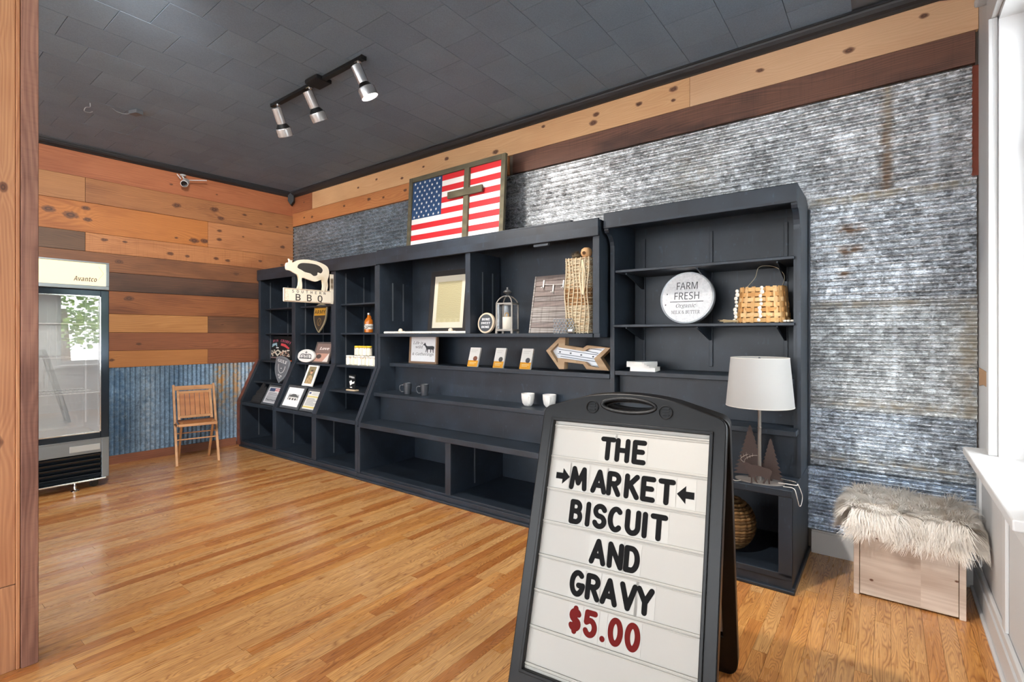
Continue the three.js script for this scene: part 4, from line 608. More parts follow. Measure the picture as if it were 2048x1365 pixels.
{ // tall seagrass basket
  const a = onZ(1134, 659, 0.40), b = onZ(1189, 657, 0.40), w = b.x - a.x, h = 0.52, d = 0.075, t = thing('seagrass_basket', 'tall flat seagrass basket standing at the end of the upper compartment', 'basket', [(a.x + b.x) / 2 - 0.003, 1.2985, 0.402]); t.rotation.order = 'YXZ';
  const pal = [plain('#bfa583', 0.9), plain('#9c754c', 0.9), plain('#cfc0a4', 0.9)], rows = 46, rg = [[], [], []];
  for (let r = 0; r < rows; r++) {
    const y = 0.008 + (h - 0.016) * r / (rows - 1), k = 1 - 0.05 * Math.abs(r / rows - 0.5), pts = [], N = 28; for (let i = 0; i < N; i++) { const q = i / N * 2 * Math.PI, c = Math.cos(q), s = Math.sin(q), e = 0.35; pts.push([Math.sign(c) * Math.pow(Math.abs(c), e) * (w / 2 - 0.008) * k, y + 0.002 * Math.sin(i * 3 + r), Math.sign(s) * Math.pow(Math.abs(s), e) * d / 2 + ((i + r) % 2 ? 0.004 : -0.003)]); }
    const inBand = r > 16 && r < 28; rg[inBand ? (r % 3 === 0 ? 0 : 1) : (r % 4 === 1 ? 0 : 2)].push(tube(pts, 0.0058, 56, 5, true));
  }
  rg.forEach((g, i) => { const m = obj('woven_rows', g, pal[i], t); m.userData.kind = 'stuff'; });
  for (let i = 0; i < 7; i++) { const x = -w / 2 + 0.02 + (w - 0.04) * i / 6, pts = []; for (let k = 0; k <= 12; k++) { const f = k / 12; pts.push([x + 0.008 * Math.sin(f * 9 + i), h * f, d / 2 + 0.008]); } obj('rib', tube(pts, 0.0042, 30, 5), pal[2], t); }
  obj('inner_body', B(-w / 2 + 0.012, w / 2 - 0.012, 0.004, h - 0.01, -d / 2 + 0.01, d / 2 - 0.01, 0.02), plain('#8a6236', 0.9), t);
  obj('twine_loops', [0, 1, 2].map((k) => tube([[0.045, h - 0.02, d / 2 + 0.012], [0.03 + k * 0.02, h - 0.14, d / 2 + 0.016], [0.05, h - 0.26, d / 2 + 0.014], [0.07 - k * 0.012, h - 0.13, d / 2 + 0.014], [0.05, h - 0.02, d / 2 + 0.012]], 0.003, 40, 5)), plain('#ecdcbc', 0.9), t);
  const c = thing('wooden_ball', 'pale turned wooden ball knob resting on the tall seagrass basket', 'ball', [b.x - 0.05, 1.2985 + h - 0.006, 0.42]); obj('ball', lathe([[0, 0], [0.018, 0.002], [0.034, 0.016], [0.04, 0.036], [0.034, 0.058], [0.018, 0.07], [0, 0.072]], 20), plain('#cfa374', 0.6), c); obj('bore', cyl([0, 0.03, 0.036], [0.004, 0.028, 0.043], 0.012, 0.012, 12), plain('#6d4a2c', 0.8), c);
  const k = thing('dried_bur', 'dark spiky dried seed head on top of the tall seagrass basket', 'decoration', [b.x - 0.135, 1.2985 + h - 0.004, 0.40]); const sp = [sph(0, 0.02, 0, 0.03, 12, 1.2, 0.8, 1)]; for (let i = 0; i < 70; i++) { const q = rr(0, 6.28), f = rr(0.05, 1.5), dx = Math.cos(q) * Math.cos(f), dy = Math.sin(f), dz = Math.sin(q) * Math.cos(f); sp.push(cyl([dx * 0.03, 0.02 + dy * 0.02, dz * 0.028], [dx * 0.056, 0.022 + dy * 0.036, dz * 0.05], 0.0022, 0.0004, 4)); } obj('spikes', sp, plain('#574a37', 0.9), k);
}
{ // chocolate-bar like packs
  const mk = (x0, x1, col, lab, seedv) => {
    const a = onZ(x0, 730, 0.33), b = onZ(x1, 730, 0.33), w = b.x - a.x, h = 0.165, t = thing('upright_pack', lab, 'pack', [(a.x + b.x) / 2, 1.0245, 0.33]); t.rotation.order = 'YXZ'; t.rotation.x = -0.3;
    const pic = canvasTex(96, 160, (g, W2, H2) => { g.fillStyle = '#ecebe6'; g.fillRect(0, 0, W2, H2); g.fillStyle = '#e9a52c'; g.fillRect(0, 112, W2, 48); g.fillStyle = '#d98f1e'; g.fillRect(0, 108, W2, 5); g.fillStyle = '#f2d9a0'; g.fillRect(16, 124, 64, 5); g.fillRect(16, 136, 50, 4); g.fillStyle = col; g.beginPath(); g.arc(64, 92, 20, 0, 7); g.fill(); g.fillStyle = 'rgba(255,255,255,0.25)'; for (let i = 0; i < 5; i++) g.fillRect(50 + i * 5, 80 + (i % 2) * 12, 6, 4); g.fillStyle = '#c9c7c0'; g.fillRect(14, 20, 60, 3); g.fillRect(14, 34, 50, 3); });
    obj('carton', B(-w / 2, w / 2, 0, h, -0.016, 0, 0.0015), plain('#e8e6df', 0.55), t); const p = new THREE.PlaneGeometry(w - 0.002, h - 0.002); p.translate(0, h / 2, 0.0006); obj('front_print', clean(p), new THREE.MeshStandardMaterial({ map: pic, roughness: 0.5 }), t);
  };
  mk(934, 954, '#7a4632', 'white and orange pack with a red-brown disc standing nearest the deer sign', 1); mk(985, 1005, '#4c4a48', 'white and orange pack with a grey disc standing between two similar packs', 2); mk(1038, 1060, '#45464c', 'white and orange pack with a dark disc standing nearest the arrow', 3);
}
{ // wooden arrow
  const z = 0.345, P = (x, y) => { const q = onZ(1080 + x / 12.8, 660 + y / 12.8, z); return [q.x, q.y]; };
  const out = [[165, 535], [520, 185], [660, 190], [655, 395], [1110, 465], [1215, 395], [1830, 465], [1560, 720], [1780, 1050], [1200, 1010], [1110, 880], [640, 825], [630, 1010], [500, 1010]].map(([x, y]) => P(x, y));
  const inn = [[270, 545], [490, 330], [490, 440], [1130, 545], [1250, 470], [1690, 470], [1400, 740], [1540, 985], [1260, 930], [1150, 825], [470, 730], [470, 860]].map(([x, y]) => P(x, y));
  const c = [(out[0][0] + out[8][0]) / 2, 1.0245]; const L = (a) => a.map(([x, y]) => [Math.min(x, -1.494) - c[0], Math.max(y - c[1], 0)]);
  const t = thing('arrow_sign', 'pale wooden arrow pointing away from the window with a striped metal inlay', 'sign', [c[0], c[1], z - 0.045]);
  obj('wood_frame', ext(L(out), 0.05, [L(inn)], 0.002), new THREE.MeshStandardMaterial({ map: woodTex(560, [206, 176, 138], [160, 124, 88], 1, 0.2, [], { h: 64, w: 256, stain: 0.4 }), roughness: 0.7 }), t);
  const back = clean(ext(L(inn), 0.012)); obj('metal_inlay', back, plain('#dfe4ea', 0.4, { metalness: 0.2 }), t);
  const seg = (x0, y0, x1, y1) => { const a = P(x0, y0), b = P(x1, y1); return cyl([a[0] - c[0], a[1] - c[1], 0.013], [b[0] - c[0], b[1] - c[1], 0.013], 0.0028, 0.0028, 6); };
  obj('ridge', [seg(420, 500, 1420, 650), seg(400, 610, 1330, 750), seg(470, 680, 1420, 830), seg(1250, 490, 1520, 525), seg(1130, 545, 1440, 610), seg(1290, 935, 1490, 940)], plain('#77838f', 0.5), t);
  obj('bulb_socket', [[455, 570], [730, 605], [1000, 650], [1305, 695]].map(([x, y]) => { const q = P(x, y); return cyl([q[0] - c[0], q[1] - c[1], 0.012], [q[0] - c[0], q[1] - c[1], 0.02], 0.006, 0.005, 10); }), plain('#5c6068', 0.4), t);
}
{ // mugs
  const dark = plain('#3b3f45', 0.22), r = 0.036;
  const proto = (name, lab, m, prof, grp, handle) => { const t = thing(name, lab, 'mug', [0, 0, 0], 0, grp); obj('mug_body', lathe(prof, 28), m, t); obj('handle', handle, m, t); return t; };
  const d = proto('dark_mug', 'dark grey glazed mug standing nearest the side panel', dark, [[0, 0], [0.027, 0], [0.03, 0.004], [0.034, 0.05], [0.038, 0.098], [0.0385, 0.1], [0.035, 0.1], [0.031, 0.05], [0.026, 0.008], [0, 0.008]], 'dark mugs', tube([[-0.033, 0.082, 0], [-0.062, 0.078, 0], [-0.068, 0.05, 0], [-0.05, 0.022, 0], [-0.03, 0.026, 0]], 0.005, 24, 8));
  const p = onY(815, 789, 0.7605), q = onY(849, 792, 0.7605); d.position.set(p.x, 0.7605, p.z); d.rotation.y = 0.75; copyOf(d, [q.x, 0.7605, q.z], 0.7, 'dark grey glazed mug beside another, further from the side panel');
  const wh = plain('#eceae6', 0.3), w = proto('white_cup', 'white speckled cup standing clear of the sandwich board', wh, [[0, 0], [0.024, 0], [0.03, 0.004], [0.042, 0.022], [0.048, 0.055], [0.05, 0.092], [0.047, 0.092], [0.044, 0.05], [0.036, 0.02], [0, 0.01]], 'white cups', tube([[0.046, 0.07, 0], [0.07, 0.072, 0], [0.074, 0.045, 0], [0.058, 0.022, 0], [0.04, 0.024, 0]], 0.0055, 24, 8));
  const a = onY(1056, 812, 0.7605), b = onY(1099, 815, 0.7605); w.position.set(a.x, 0.7605, a.z); w.rotation.y = -0.75; copyOf(w, [b.x, 0.7605, b.z], -1.0, 'white speckled cup partly hidden by the sandwich board');
}
{ // farm fresh sign
  const c0 = onZ(1373, 592, 0.27), a = onZ(1318, 600, 0.27), b = onZ(1428, 600, 0.27), R = 0.166, t = thing('round_sign', 'round galvanised sign lettered FARM FRESH on the bracket shelf', 'sign', [c0.x, 1.3565, 0.29]); t.rotation.order = 'YXZ'; t.rotation.x = -0.16;
  const pic = canvasTex(512, 512, (g, w) => {
    g.fillStyle = '#dcdee0'; g.fillRect(0, 0, w, w); let s = 9; const r = () => (s = (s * 16807) % 2147483647) / 2147483647; for (let i = 0; i < 2600; i++) { const v = 196 + r() * 44; g.fillStyle = `rgba(${v},${v},${v + 3},0.35)`; g.beginPath(); g.arc(r() * w, r() * w, 3 + r() * 12, 0, 7); g.fill(); }
    g.fillStyle = '#3d3f43'; g.textAlign = 'center'; g.font = '104px sans-serif'; g.fillText('FARM', 256, 168, 230); g.fillText('FRESH', 256, 274, 270); g.fillRect(86, 294, 340, 7);
    g.font = 'italic 54px serif'; g.fillText('Organic', 246, 358); g.font = '48px serif'; g.fillText('MILK & BUTTER', 250, 424, 290); g.fillRect(48, 206, 10, 14); g.fillRect(36, 320, 10, 14);
  });
  obj('rim', clean(tr(lathe([[0, -0.03], [R, -0.03], [R + 0.002, -0.026], [R + 0.002, 0.006], [R, 0.01], [R - 0.006, 0.01], [R - 0.008, 0.004], [0, 0.004]], 56), 0, R + 0.002, 0, Math.PI / 2)), plain('#aeb4ba', 0.35, { metalness: 0.6 }), t);
  const g = clean(new THREE.CircleGeometry(R - 0.009, 56)); g.translate(0, R + 0.002, 0.0056); obj('sign_face', g, new THREE.MeshStandardMaterial({ map: pic, roughness: 0.5, metalness: 0.1 }), t);
}
{ // splint basket
  const a = onZ(1473, 643, 0.27), b = onZ(1578, 643, 0.27), w = b.x - a.x, h = 0.205, cx = (a.x + b.x) / 2, t = thing('splint_basket', 'pale woven wood splint basket with shell strings and a thin wire handle', 'basket', [cx, 1.3565, 0.235]);
  const m1 = [plain('#dcae72', 0.7), plain('#e6bf88', 0.7), plain('#cf9a5c', 0.7)], N = 20;
  const ring = (f, off) => { const k = 0.86 + 0.14 * (1 - f), q = (i) => { const an = i / N * Math.PI * 2; return [Math.cos(an), Math.sin(an)]; }; return { k, q, off }; };
  for (let r = 0; r < 7; r++) {
    const y0 = 0.006 + r * h / 7, y1 = y0 + h / 7 * 0.78, pos = [], idx = [], n = N * 4;
    for (let i = 0; i <= n; i++) { const an = i / n * Math.PI * 2, wob = 0.005 * Math.cos(an * N / 2 + (r % 2) * Math.PI), k = 1 - 0.16 * (y0 / h), e = 0.62, c = Math.sign(Math.cos(an)) * Math.pow(Math.abs(Math.cos(an)), e), s = Math.sign(Math.sin(an)) * Math.pow(Math.abs(Math.sin(an)), e); for (const [y, o] of [[y0, 0], [y1, 0], [y1, -0.003], [y0, -0.003]]) pos.push(c * (w / 2 * k + wob + o), y, s * (0.095 * k + wob + o)); }
    for (let i = 0; i < n; i++) for (let j = 0; j < 4; j++) { const p = i * 4 + j, q = i * 4 + (j + 1) % 4; idx.push(p, q, p + 4, q, q + 4, p + 4); }
    let g = new THREE.BufferGeometry(); g.setAttribute('position', new THREE.Float32BufferAttribute(pos, 3)); g.setIndex(idx); g = g.toNonIndexed(); g.computeVertexNormals(); obj('weaver_band', boxUV(g), m1[r % 3], t);
  }
  for (let i = 0; i < N; i++) { const an = (i + 0.5) / N * Math.PI * 2, e = 0.62, c = Math.sign(Math.cos(an)) * Math.pow(Math.abs(Math.cos(an)), e), s = Math.sign(Math.sin(an)) * Math.pow(Math.abs(Math.sin(an)), e), g = B(-0.011, 0.011, 0, h + 0.004, -0.0015, 0.0015); const ang = Math.atan2(c * 1.2, s); g.rotateX(-0.09); g.rotateY(ang); g.translate(c * (w / 2 - 0.001), 0.002, s * 0.094); obj('stave', g, m1[(i + 1) % 3], t); }
  obj('basket_floor', lathe([[0, 0.002], [0.09, 0.002], [0.09, 0.008], [0, 0.008]], 24), m1[2], t);
  const shells = plain('#e9e2d6', 0.4), str = (px, pz, n, y1) => { const g = []; for (let i = 0; i < n; i++) g.push(sph(px + 0.004 * Math.sin(i * 2.1) - 0.012 * (i / n), y1 * (1 - (i + 0.3) / n), pz + 0.02 * (i / n) * 0.3, 0.0105 * (0.8 + 0.4 * hash(i, 3, 5)), 9, 1, 1.15, 0.8)); return g; };
  obj('shell_string', str(-w / 2 + 0.012, 0.075, 9, h * 0.95), shells, t); obj('shell_string', str(0.012, 0.112, 9, h), shells, t); obj('shell_string', [0, 1, 2, 3].map((i) => sph(w / 2 - 0.01 + i * 0.018, 0.009, 0.10, 0.009, 8, 1.3, 0.8, 1)), shells, t);
  obj('wire_handle', tube([[-w / 2 + 0.055, h, 0.05], [-w / 2 + 0.10, h + 0.06, 0.03], [-0.02, h + 0.125, 0.0], [0.06, h + 0.12, -0.02], [0.105, h + 0.07, -0.03], [w / 2 - 0.045, h, -0.03]], 0.0016, 40, 5), plain('#b8a98e', 0.5), t);
  const g = []; for (let i = 0; i < 26; i++) g.push(cyl([-w / 2 + 0.02, 0.004 + 0.014 * hash(i, 1, 2), 0.08 + 0.02 * hash(i, 2, 2)], [-w / 2 - 0.085 * (0.5 + 0.5 * hash(i, 3, 2)), 0.004 + 0.018 * hash(i, 5, 2), 0.07 + 0.05 * hash(i, 4, 2)], 0.002, 0.001, 4)); obj('raffia_tail', g, plain('#cbb48e', 0.9), t);
}
{ // booklets
  const cols = ['#eeeeec', '#f2f2f0', '#e8e9ea', '#f4f4f2', '#dfe2e6'], c = onZ(1284, 744, 0.30); let y = 1.0505;
  cols.forEach((k, i) => { const th = i === 0 ? 0.026 : 0.0085, w = 0.165 - i * 0.008, t = thing('booklet', ['thick white book at the bottom of the booklet pile', 'thin white booklet lying directly on the thick white book', 'thin white booklet in the middle of the pile, third up from the shelf', 'thin white booklet just under the topmost booklet of the pile', 'pale topmost booklet of the pile on the lower black shelf'][i], 'book', [c.x + (i ? -0.012 : 0.01), y, 0.27], 0.15 - i * 0.12, i ? 'booklets in the pile' : undefined); obj('pages', B(-w / 2 + 0.002, w / 2 - 0.002, 0.001, th - 0.001, -0.075, 0.075), plain('#f6f4ee', 0.8), t); obj('cover', [B(-w / 2, w / 2, 0, 0.0012, -0.077, 0.077), B(-w / 2, w / 2, th - 0.0012, th, -0.077, 0.077)], plain(k, 0.4), t); y += th + 0.0003; });
}

// ================================================================== TABLE LAMP with trees and elk
{
  const z = 0.545, c = onZ(1519, 900, z), y0 = 0.5142, t = thing('table_lamp', 'table lamp with off-white drum shade and dark metal elk and pine cutouts', 'lamp', [c.x, y0, z]);
  const metal = plain('#4b3f3c', 0.5, { metalness: 0.35 }), s0 = onZ(1519, 812, z).y - y0, s1 = onZ(1519, 716, z).y - y0, rb = (onZ(1587, 808, z).x - onZ(1449, 808, z).x) / 2 * 0.985, rt = rb * 0.86;
  obj('base_plate', ext((() => { const s = new THREE.Shape(); s.absellipse(0, 0, 0.12, 0.07, 0, Math.PI * 2); return s; })(), 0.004, [], 0.001, 24).rotateX(-Math.PI / 2), plain('#8d8782', 0.45, { metalness: 0.5 }), t);
  obj('pole', [cyl([0, 0.004, 0], [0, s1 - 0.02, 0], 0.009, 0.009, 14), lathe([[0.009, s0 - 0.12], [0.012, s0 - 0.115], [0.009, s0 - 0.11]], 14)], plain('#8c8783', 0.35, { metalness: 0.7 }), t);
  const linen = new THREE.MeshPhysicalMaterial({ color: '#a6a6a5', roughness: 0.95, transmission: 0.05, thickness: 0, bumpMap: dataTex(256, 256, (u, v) => { const n = 128 + 60 * (vn(u * 20, v * 256, 3) - 0.5) + 60 * (vn(u * 256, v * 20, 9) - 0.5); return [n, n, n]; }, false), bumpScale: 0.0006, side: THREE.DoubleSide });
  obj('shade', lathe([[rb, s0], [rt, s1], [rt - 0.0015, s1], [rb - 0.0015, s0], [rb, s0]], 64), linen, t);
  obj('shade_rim', [torus(0, s0, 0, rb - 0.001, 0.0022, 6, 64, Math.PI / 2), torus(0, s1, 0, rt - 0.001, 0.0022, 6, 64, Math.PI / 2)], plain('#c2bfb9', 0.8), t);
  obj('harp', [cyl([-rt + 0.002, s1 - 0.012, 0], [rt - 0.002, s1 - 0.012, 0], 0.0018, 0.0018, 6), cyl([0, s1 - 0.012, -rt + 0.002], [0, s1 - 0.012, rt - 0.002], 0.0018, 0.0018, 6), cyl([0, s1 - 0.02, 0], [0, s1 + 0.004, 0], 0.008, 0.005, 10)], M.darkSteel, t);
  const tree = (w, h, n) => { const L = [], R = []; for (let i = 0; i < n; i++) { const f = i / n, a = w / 2 * (1 - f) + 0.004, b = w / 2 * (1 - (i + 1) / n) * 0.72 + 0.004; L.push([-a, h * (0.06 + 0.94 * f)], [-b, h * (0.06 + 0.94 * (f + 0.75 / n))]); R.unshift([b, h * (0.06 + 0.94 * (f + 0.75 / n))], [a, h * (0.06 + 0.94 * f)]); } return [[-0.008, 0], [-0.008, h * 0.06], ...L, [0, h], ...R, [0.008, h * 0.06], [0.008, 0]].map(([x, y]) => [x, y]); };
  const t1 = ext(tree(0.165, 0.285, 12), 0.003); t1.rotateY(0.12); t1.translate(-0.052, 0.003, -0.028); obj('pine_cutout', t1, metal, t);
  const t2 = ext(tree(0.125, 0.225, 10), 0.003); t2.rotateY(-0.2); t2.translate(0.05, 0.003, -0.02); obj('pine_cutout', t2, metal, t);
  const elk = [[-60, 62], [-52, 56], [-44, 40], [-36, 34], [-36, 2], [-42, -2], [-34, -2], [-30, 0], [-28, 30], [-16, 6], [-6, -2], [-2, 0], [-10, 8], [-16, 34], [10, 34], [20, 26], [12, 4], [8, -2], [16, -2], [20, 4], [32, 28], [36, 4], [34, -2], [42, -2], [42, 4], [42, 34], [48, 48], [50, 60], [40, 70], [8, 78], [-20, 84], [-34, 82], [-50, 92], [-66, 90], [-74, 84], [-70, 78], [-58, 78]].map(([x, y]) => [x * 0.00115, (y + 2) * 0.00115]);
  const eg = ext(elk, 0.003); eg.rotateY(0.25); eg.translate(0.012, 0.0, 0.062); obj('elk_cutout', eg, metal, t);
  const an = []; for (const k of [0, 1]) { an.push(tube([[-0.056, 0.103, 0.077], [-0.075 + k * 0.02, 0.122, 0.08], [-0.05 + k * 0.03, 0.146, 0.078], [-0.04 + k * 0.045, 0.15, 0.074]], 0.0016, 16, 5)); for (let i = 0; i < 3; i++) an.push(cyl([-0.072 + k * 0.03 + i * 0.012, 0.126 + i * 0.008, 0.079], [-0.076 + k * 0.03 + i * 0.014, 0.143 + i * 0.008, 0.079], 0.0014, 0.0008, 5)); }
  obj('antlers', an, plain('#9c948c', 0.3, { metalness: 0.8 }), t);
  const cord = (name, lab, col, r, pts) => tag(obj('power_cord', tube(pts, r, 70, 5), plain(col, 0.5)), lab, 'cord');
  const X = c.x, yb = y0 + r0();
  function r0() { return 0.0025; }
  cord('power_cord', 'thin white cord looping over the edge of the black box under the lamp', '#dcd8d2', 0.0022, [[X + 0.09, yb + 0.003, z + 0.0], [X + 0.13, yb + 0.012, z + 0.03], [X + 0.175, yb + 0.01, z + 0.02], [-0.366, yb + 0.006, z - 0.02], [-0.352, yb - 0.03, z - 0.02], [-0.350, 0.45, z - 0.05], [-0.352, 0.42, z - 0.02], [-0.355, 0.43, z + 0.03], [-0.362, 0.485, z + 0.06], [-0.372, yb + 0.004, z + 0.07], [X + 0.12, yb + 0.003, z + 0.055]]);
  cord('power_cord', 'thin black cord curling across the box top beside the elk lamp', '#232326', 0.0022, [[X + 0.10, yb, z - 0.04], [X + 0.14, yb + 0.004, z - 0.06], [-0.40, yb + 0.002, z - 0.05], [-0.385, yb + 0.002, z - 0.01], [-0.41, yb + 0.002, z + 0.03]]);
  cord('power_cord', 'pale cord lying on the box top behind the pine cutouts', '#b9b2a8', 0.002, [[X - 0.15, yb, z - 0.02], [X - 0.10, yb, z + 0.08], [X - 0.02, yb, z - 0.1], [X + 0.1, yb, z - 0.1], [X + 0.16, yb, z - 0.08]]);
}
{ // wicker ball in the box
  const p = onZ(1472, 1025, 0.42), t = thing('wicker_ball', 'coiled seagrass pot inside the open black box', 'basket', [p.x - 0.02, 0.0805, 0.42]); const g = [], g2 = [];
  for (let i = 0; i < 17; i++) { const f = i / 16, y = 0.012 + f * 0.26, r = 0.115 * Math.sqrt(Math.max(0.12, 1 - Math.pow((f - 0.5) * 1.9, 2))); const pts = []; for (let k = 0; k < 40; k++) { const a = k / 40 * 6.2832; pts.push([Math.cos(a) * (r + (k % 2 ? 0.0025 : -0.0015)), y + (k % 2 ? 0.002 : -0.002), Math.sin(a) * (r + (k % 2 ? 0.0025 : -0.0015))]); } (i % 2 ? g : g2).push(tube(pts, 0.0095, 80, 6, true)); }
  obj('coils', g, plain('#8a6a42', 0.9), t).userData.kind = 'stuff'; obj('dark_coils', g2, plain('#6b5030', 0.9), t).userData.kind = 'stuff';
}

// ================================================================== FUR STOOL
{
  const x0 = -0.135, x1 = 0.284, zf = 0.434, zb = 0.11, cx = (x0 + x1) / 2, cz = (zf + zb) / 2, w = x1 - x0, d = zf - zb, hb = 0.325;
  const t = thing('fur_stool', 'whitewashed wooden cube stool with a shaggy cream fur top', 'stool', [cx, 0, cz]);
  const tx = new THREE.MeshStandardMaterial({ map: woodTex(570, [234, 222, 208], [184, 162, 144], 0.42, 0.32, [[0.55, 0.25, 0.006], [0.3, 0.5, 0.005], [0.6, 0.86, 0.004]], { h: 256, w: 256, stain: 0.75, freq: 16, str: 0.4 }), roughness: 0.75 });
  const uvs = (g) => { const p = g.attributes.position, uv = g.attributes.uv; for (let i = 0; i < p.count; i++) uv.setXY(i, (p.getX(i) + p.getZ(i)) / w + 0.5, p.getY(i) / 0.34); return g; };
  obj('front_panel', uvs(B(-w / 2 + 0.026, w / 2 - 0.026, 0.008, hb, d / 2 - 0.018, d / 2 - 0.003, 0.002)), tx, t); obj('back_panel', uvs(B(-w / 2 + 0.026, w / 2 - 0.026, 0.008, hb, -d / 2, -d / 2 + 0.016)), tx, t);
  obj('side_panel', uvs(B(-w / 2, -w / 2 + 0.024, 0, hb, -d / 2, d / 2, 0.003)), tx, t); obj('side_panel', uvs(B(w / 2 - 0.024, w / 2, 0, hb, -d / 2, d / 2, 0.003)), tx, t);
  obj('cushion', (() => { const g = clean(new RoundedBoxGeometry(w + 0.02, 0.12, d + 0.03, 4, 0.05)); g.translate(0, hb + 0.055, 0); return g; })(), plain('#eadfd0', 0.95), t);
  const pos = [], nor = [], col = [], W2 = (w + 0.02) / 2, D2 = (d + 0.03) / 2, up = new THREE.Vector3(0, 1, 0), c1 = [0.98, 0.95, 0.90], c2 = [0.86, 0.77, 0.67];
  for (let i = 0; i < 26000; i++) {
    const f = rnd(); let p, n; if (f < 0.46) { p = new THREE.Vector3(rr(-W2, W2), hb + 0.113, rr(-D2, D2)); n = new THREE.Vector3(p.x * 1.5, 0.55, p.z * 1.5 + 0.1); } else {
      const q = rnd() * (4 * W2 + 4 * D2); let a, b, nx, nz; if (q < 2 * W2) { a = q - W2; b = D2; nx = 0; nz = 1; } else if (q < 4 * W2) { a = q - 3 * W2; b = -D2; nx = 0; nz = -1; } else if (q < 4 * W2 + 2 * D2) { a = W2; b = q - 4 * W2 - D2; nx = 1; nz = 0; } else { a = -W2; b = q - 4 * W2 - 3 * D2; nx = -1; nz = 0; }
      p = new THREE.Vector3(a * 0.99, hb + rr(0.0, 0.11), b * 0.99); n = new THREE.Vector3(nx + a * 0.8, 0.25, nz + b * 0.8);
    }
    const cl = 26, jx = vn(p.x * cl + 40, p.z * cl + p.y * 30 + 9, 700) - 0.5, jz = vn(p.x * cl + 9, p.z * cl + p.y * 30 + 70, 701) - 0.5; n.x += jx * 2.2 + rr(-0.22, 0.22); n.z += jz * 2.2 + rr(-0.22, 0.22); n.normalize();
    const len = rr(0.055, 0.10), side = new THREE.Vector3().crossVectors(n, up).normalize().multiplyScalar(0.0014), tone = clamp(0.25 + 0.55 * (vn(p.x * 30 + 5, p.z * 30 + p.y * 30, 703) - 0.3) + rr(-0.2, 0.3)), c = mix(c1, c2, tone);
    let prev = null; const S = 4; for (let k = 0; k <= S; k++) { const q = k / S, pt = p.clone().addScaledVector(n, len * q); pt.y -= len * (f < 0.46 ? 0.42 : 0.75) * q * q; pt.addScaledVector(side, (6 * Math.sin(q * 3.5 + 9 * jx) + 2 * Math.sin(q * 5 + i)) * q); if (pt.x + cx > RW - 0.012) pt.x = RW - 0.012 - cx; if (pt.z + cz < 0.02) pt.z = 0.02 - cz; const wd = 1 - 0.85 * q, l = pt.clone().addScaledVector(side, -wd), r = pt.clone().addScaledVector(side, wd); if (prev) { for (const v of [prev[0], prev[1], l, prev[1], r, l]) { pos.push(v.x, v.y, v.z); nor.push(n.x * 0.6, 0.75, n.z * 0.6); col.push(...c); } } prev = [l, r]; }
  }
  const g = new THREE.BufferGeometry(); g.setAttribute('position', new THREE.Float32BufferAttribute(pos, 3)); g.setAttribute('normal', new THREE.Float32BufferAttribute(nor, 3)); g.setAttribute('color', new THREE.Float32BufferAttribute(col, 3));
  const fur = obj('fur', [g], new THREE.MeshStandardMaterial({ vertexColors: true, roughness: 0.9, side: THREE.DoubleSide }), t); fur.userData.kind = 'stuff'; fur.userData.label = 'long shaggy cream fur';
}
{ // torn piece of cardboard at the casing
  const a = onX(1972, 735, RW - 0.005), t = tag(obj('cardboard_scrap', (() => { const g = ext([[-0.16, 0.03], [0.1, 0.02], [0.17, -0.05], [-0.03, -0.045], [-0.16, -0.06]], 0.003); g.rotateY(-Math.PI / 2); g.translate(RW - 0.002, 1.095, 0.22); return g; })(), plain('#b08a66', 0.9)), 'torn brown cardboard scrap stuck to the white wall beside the casing', 'scrap');
}

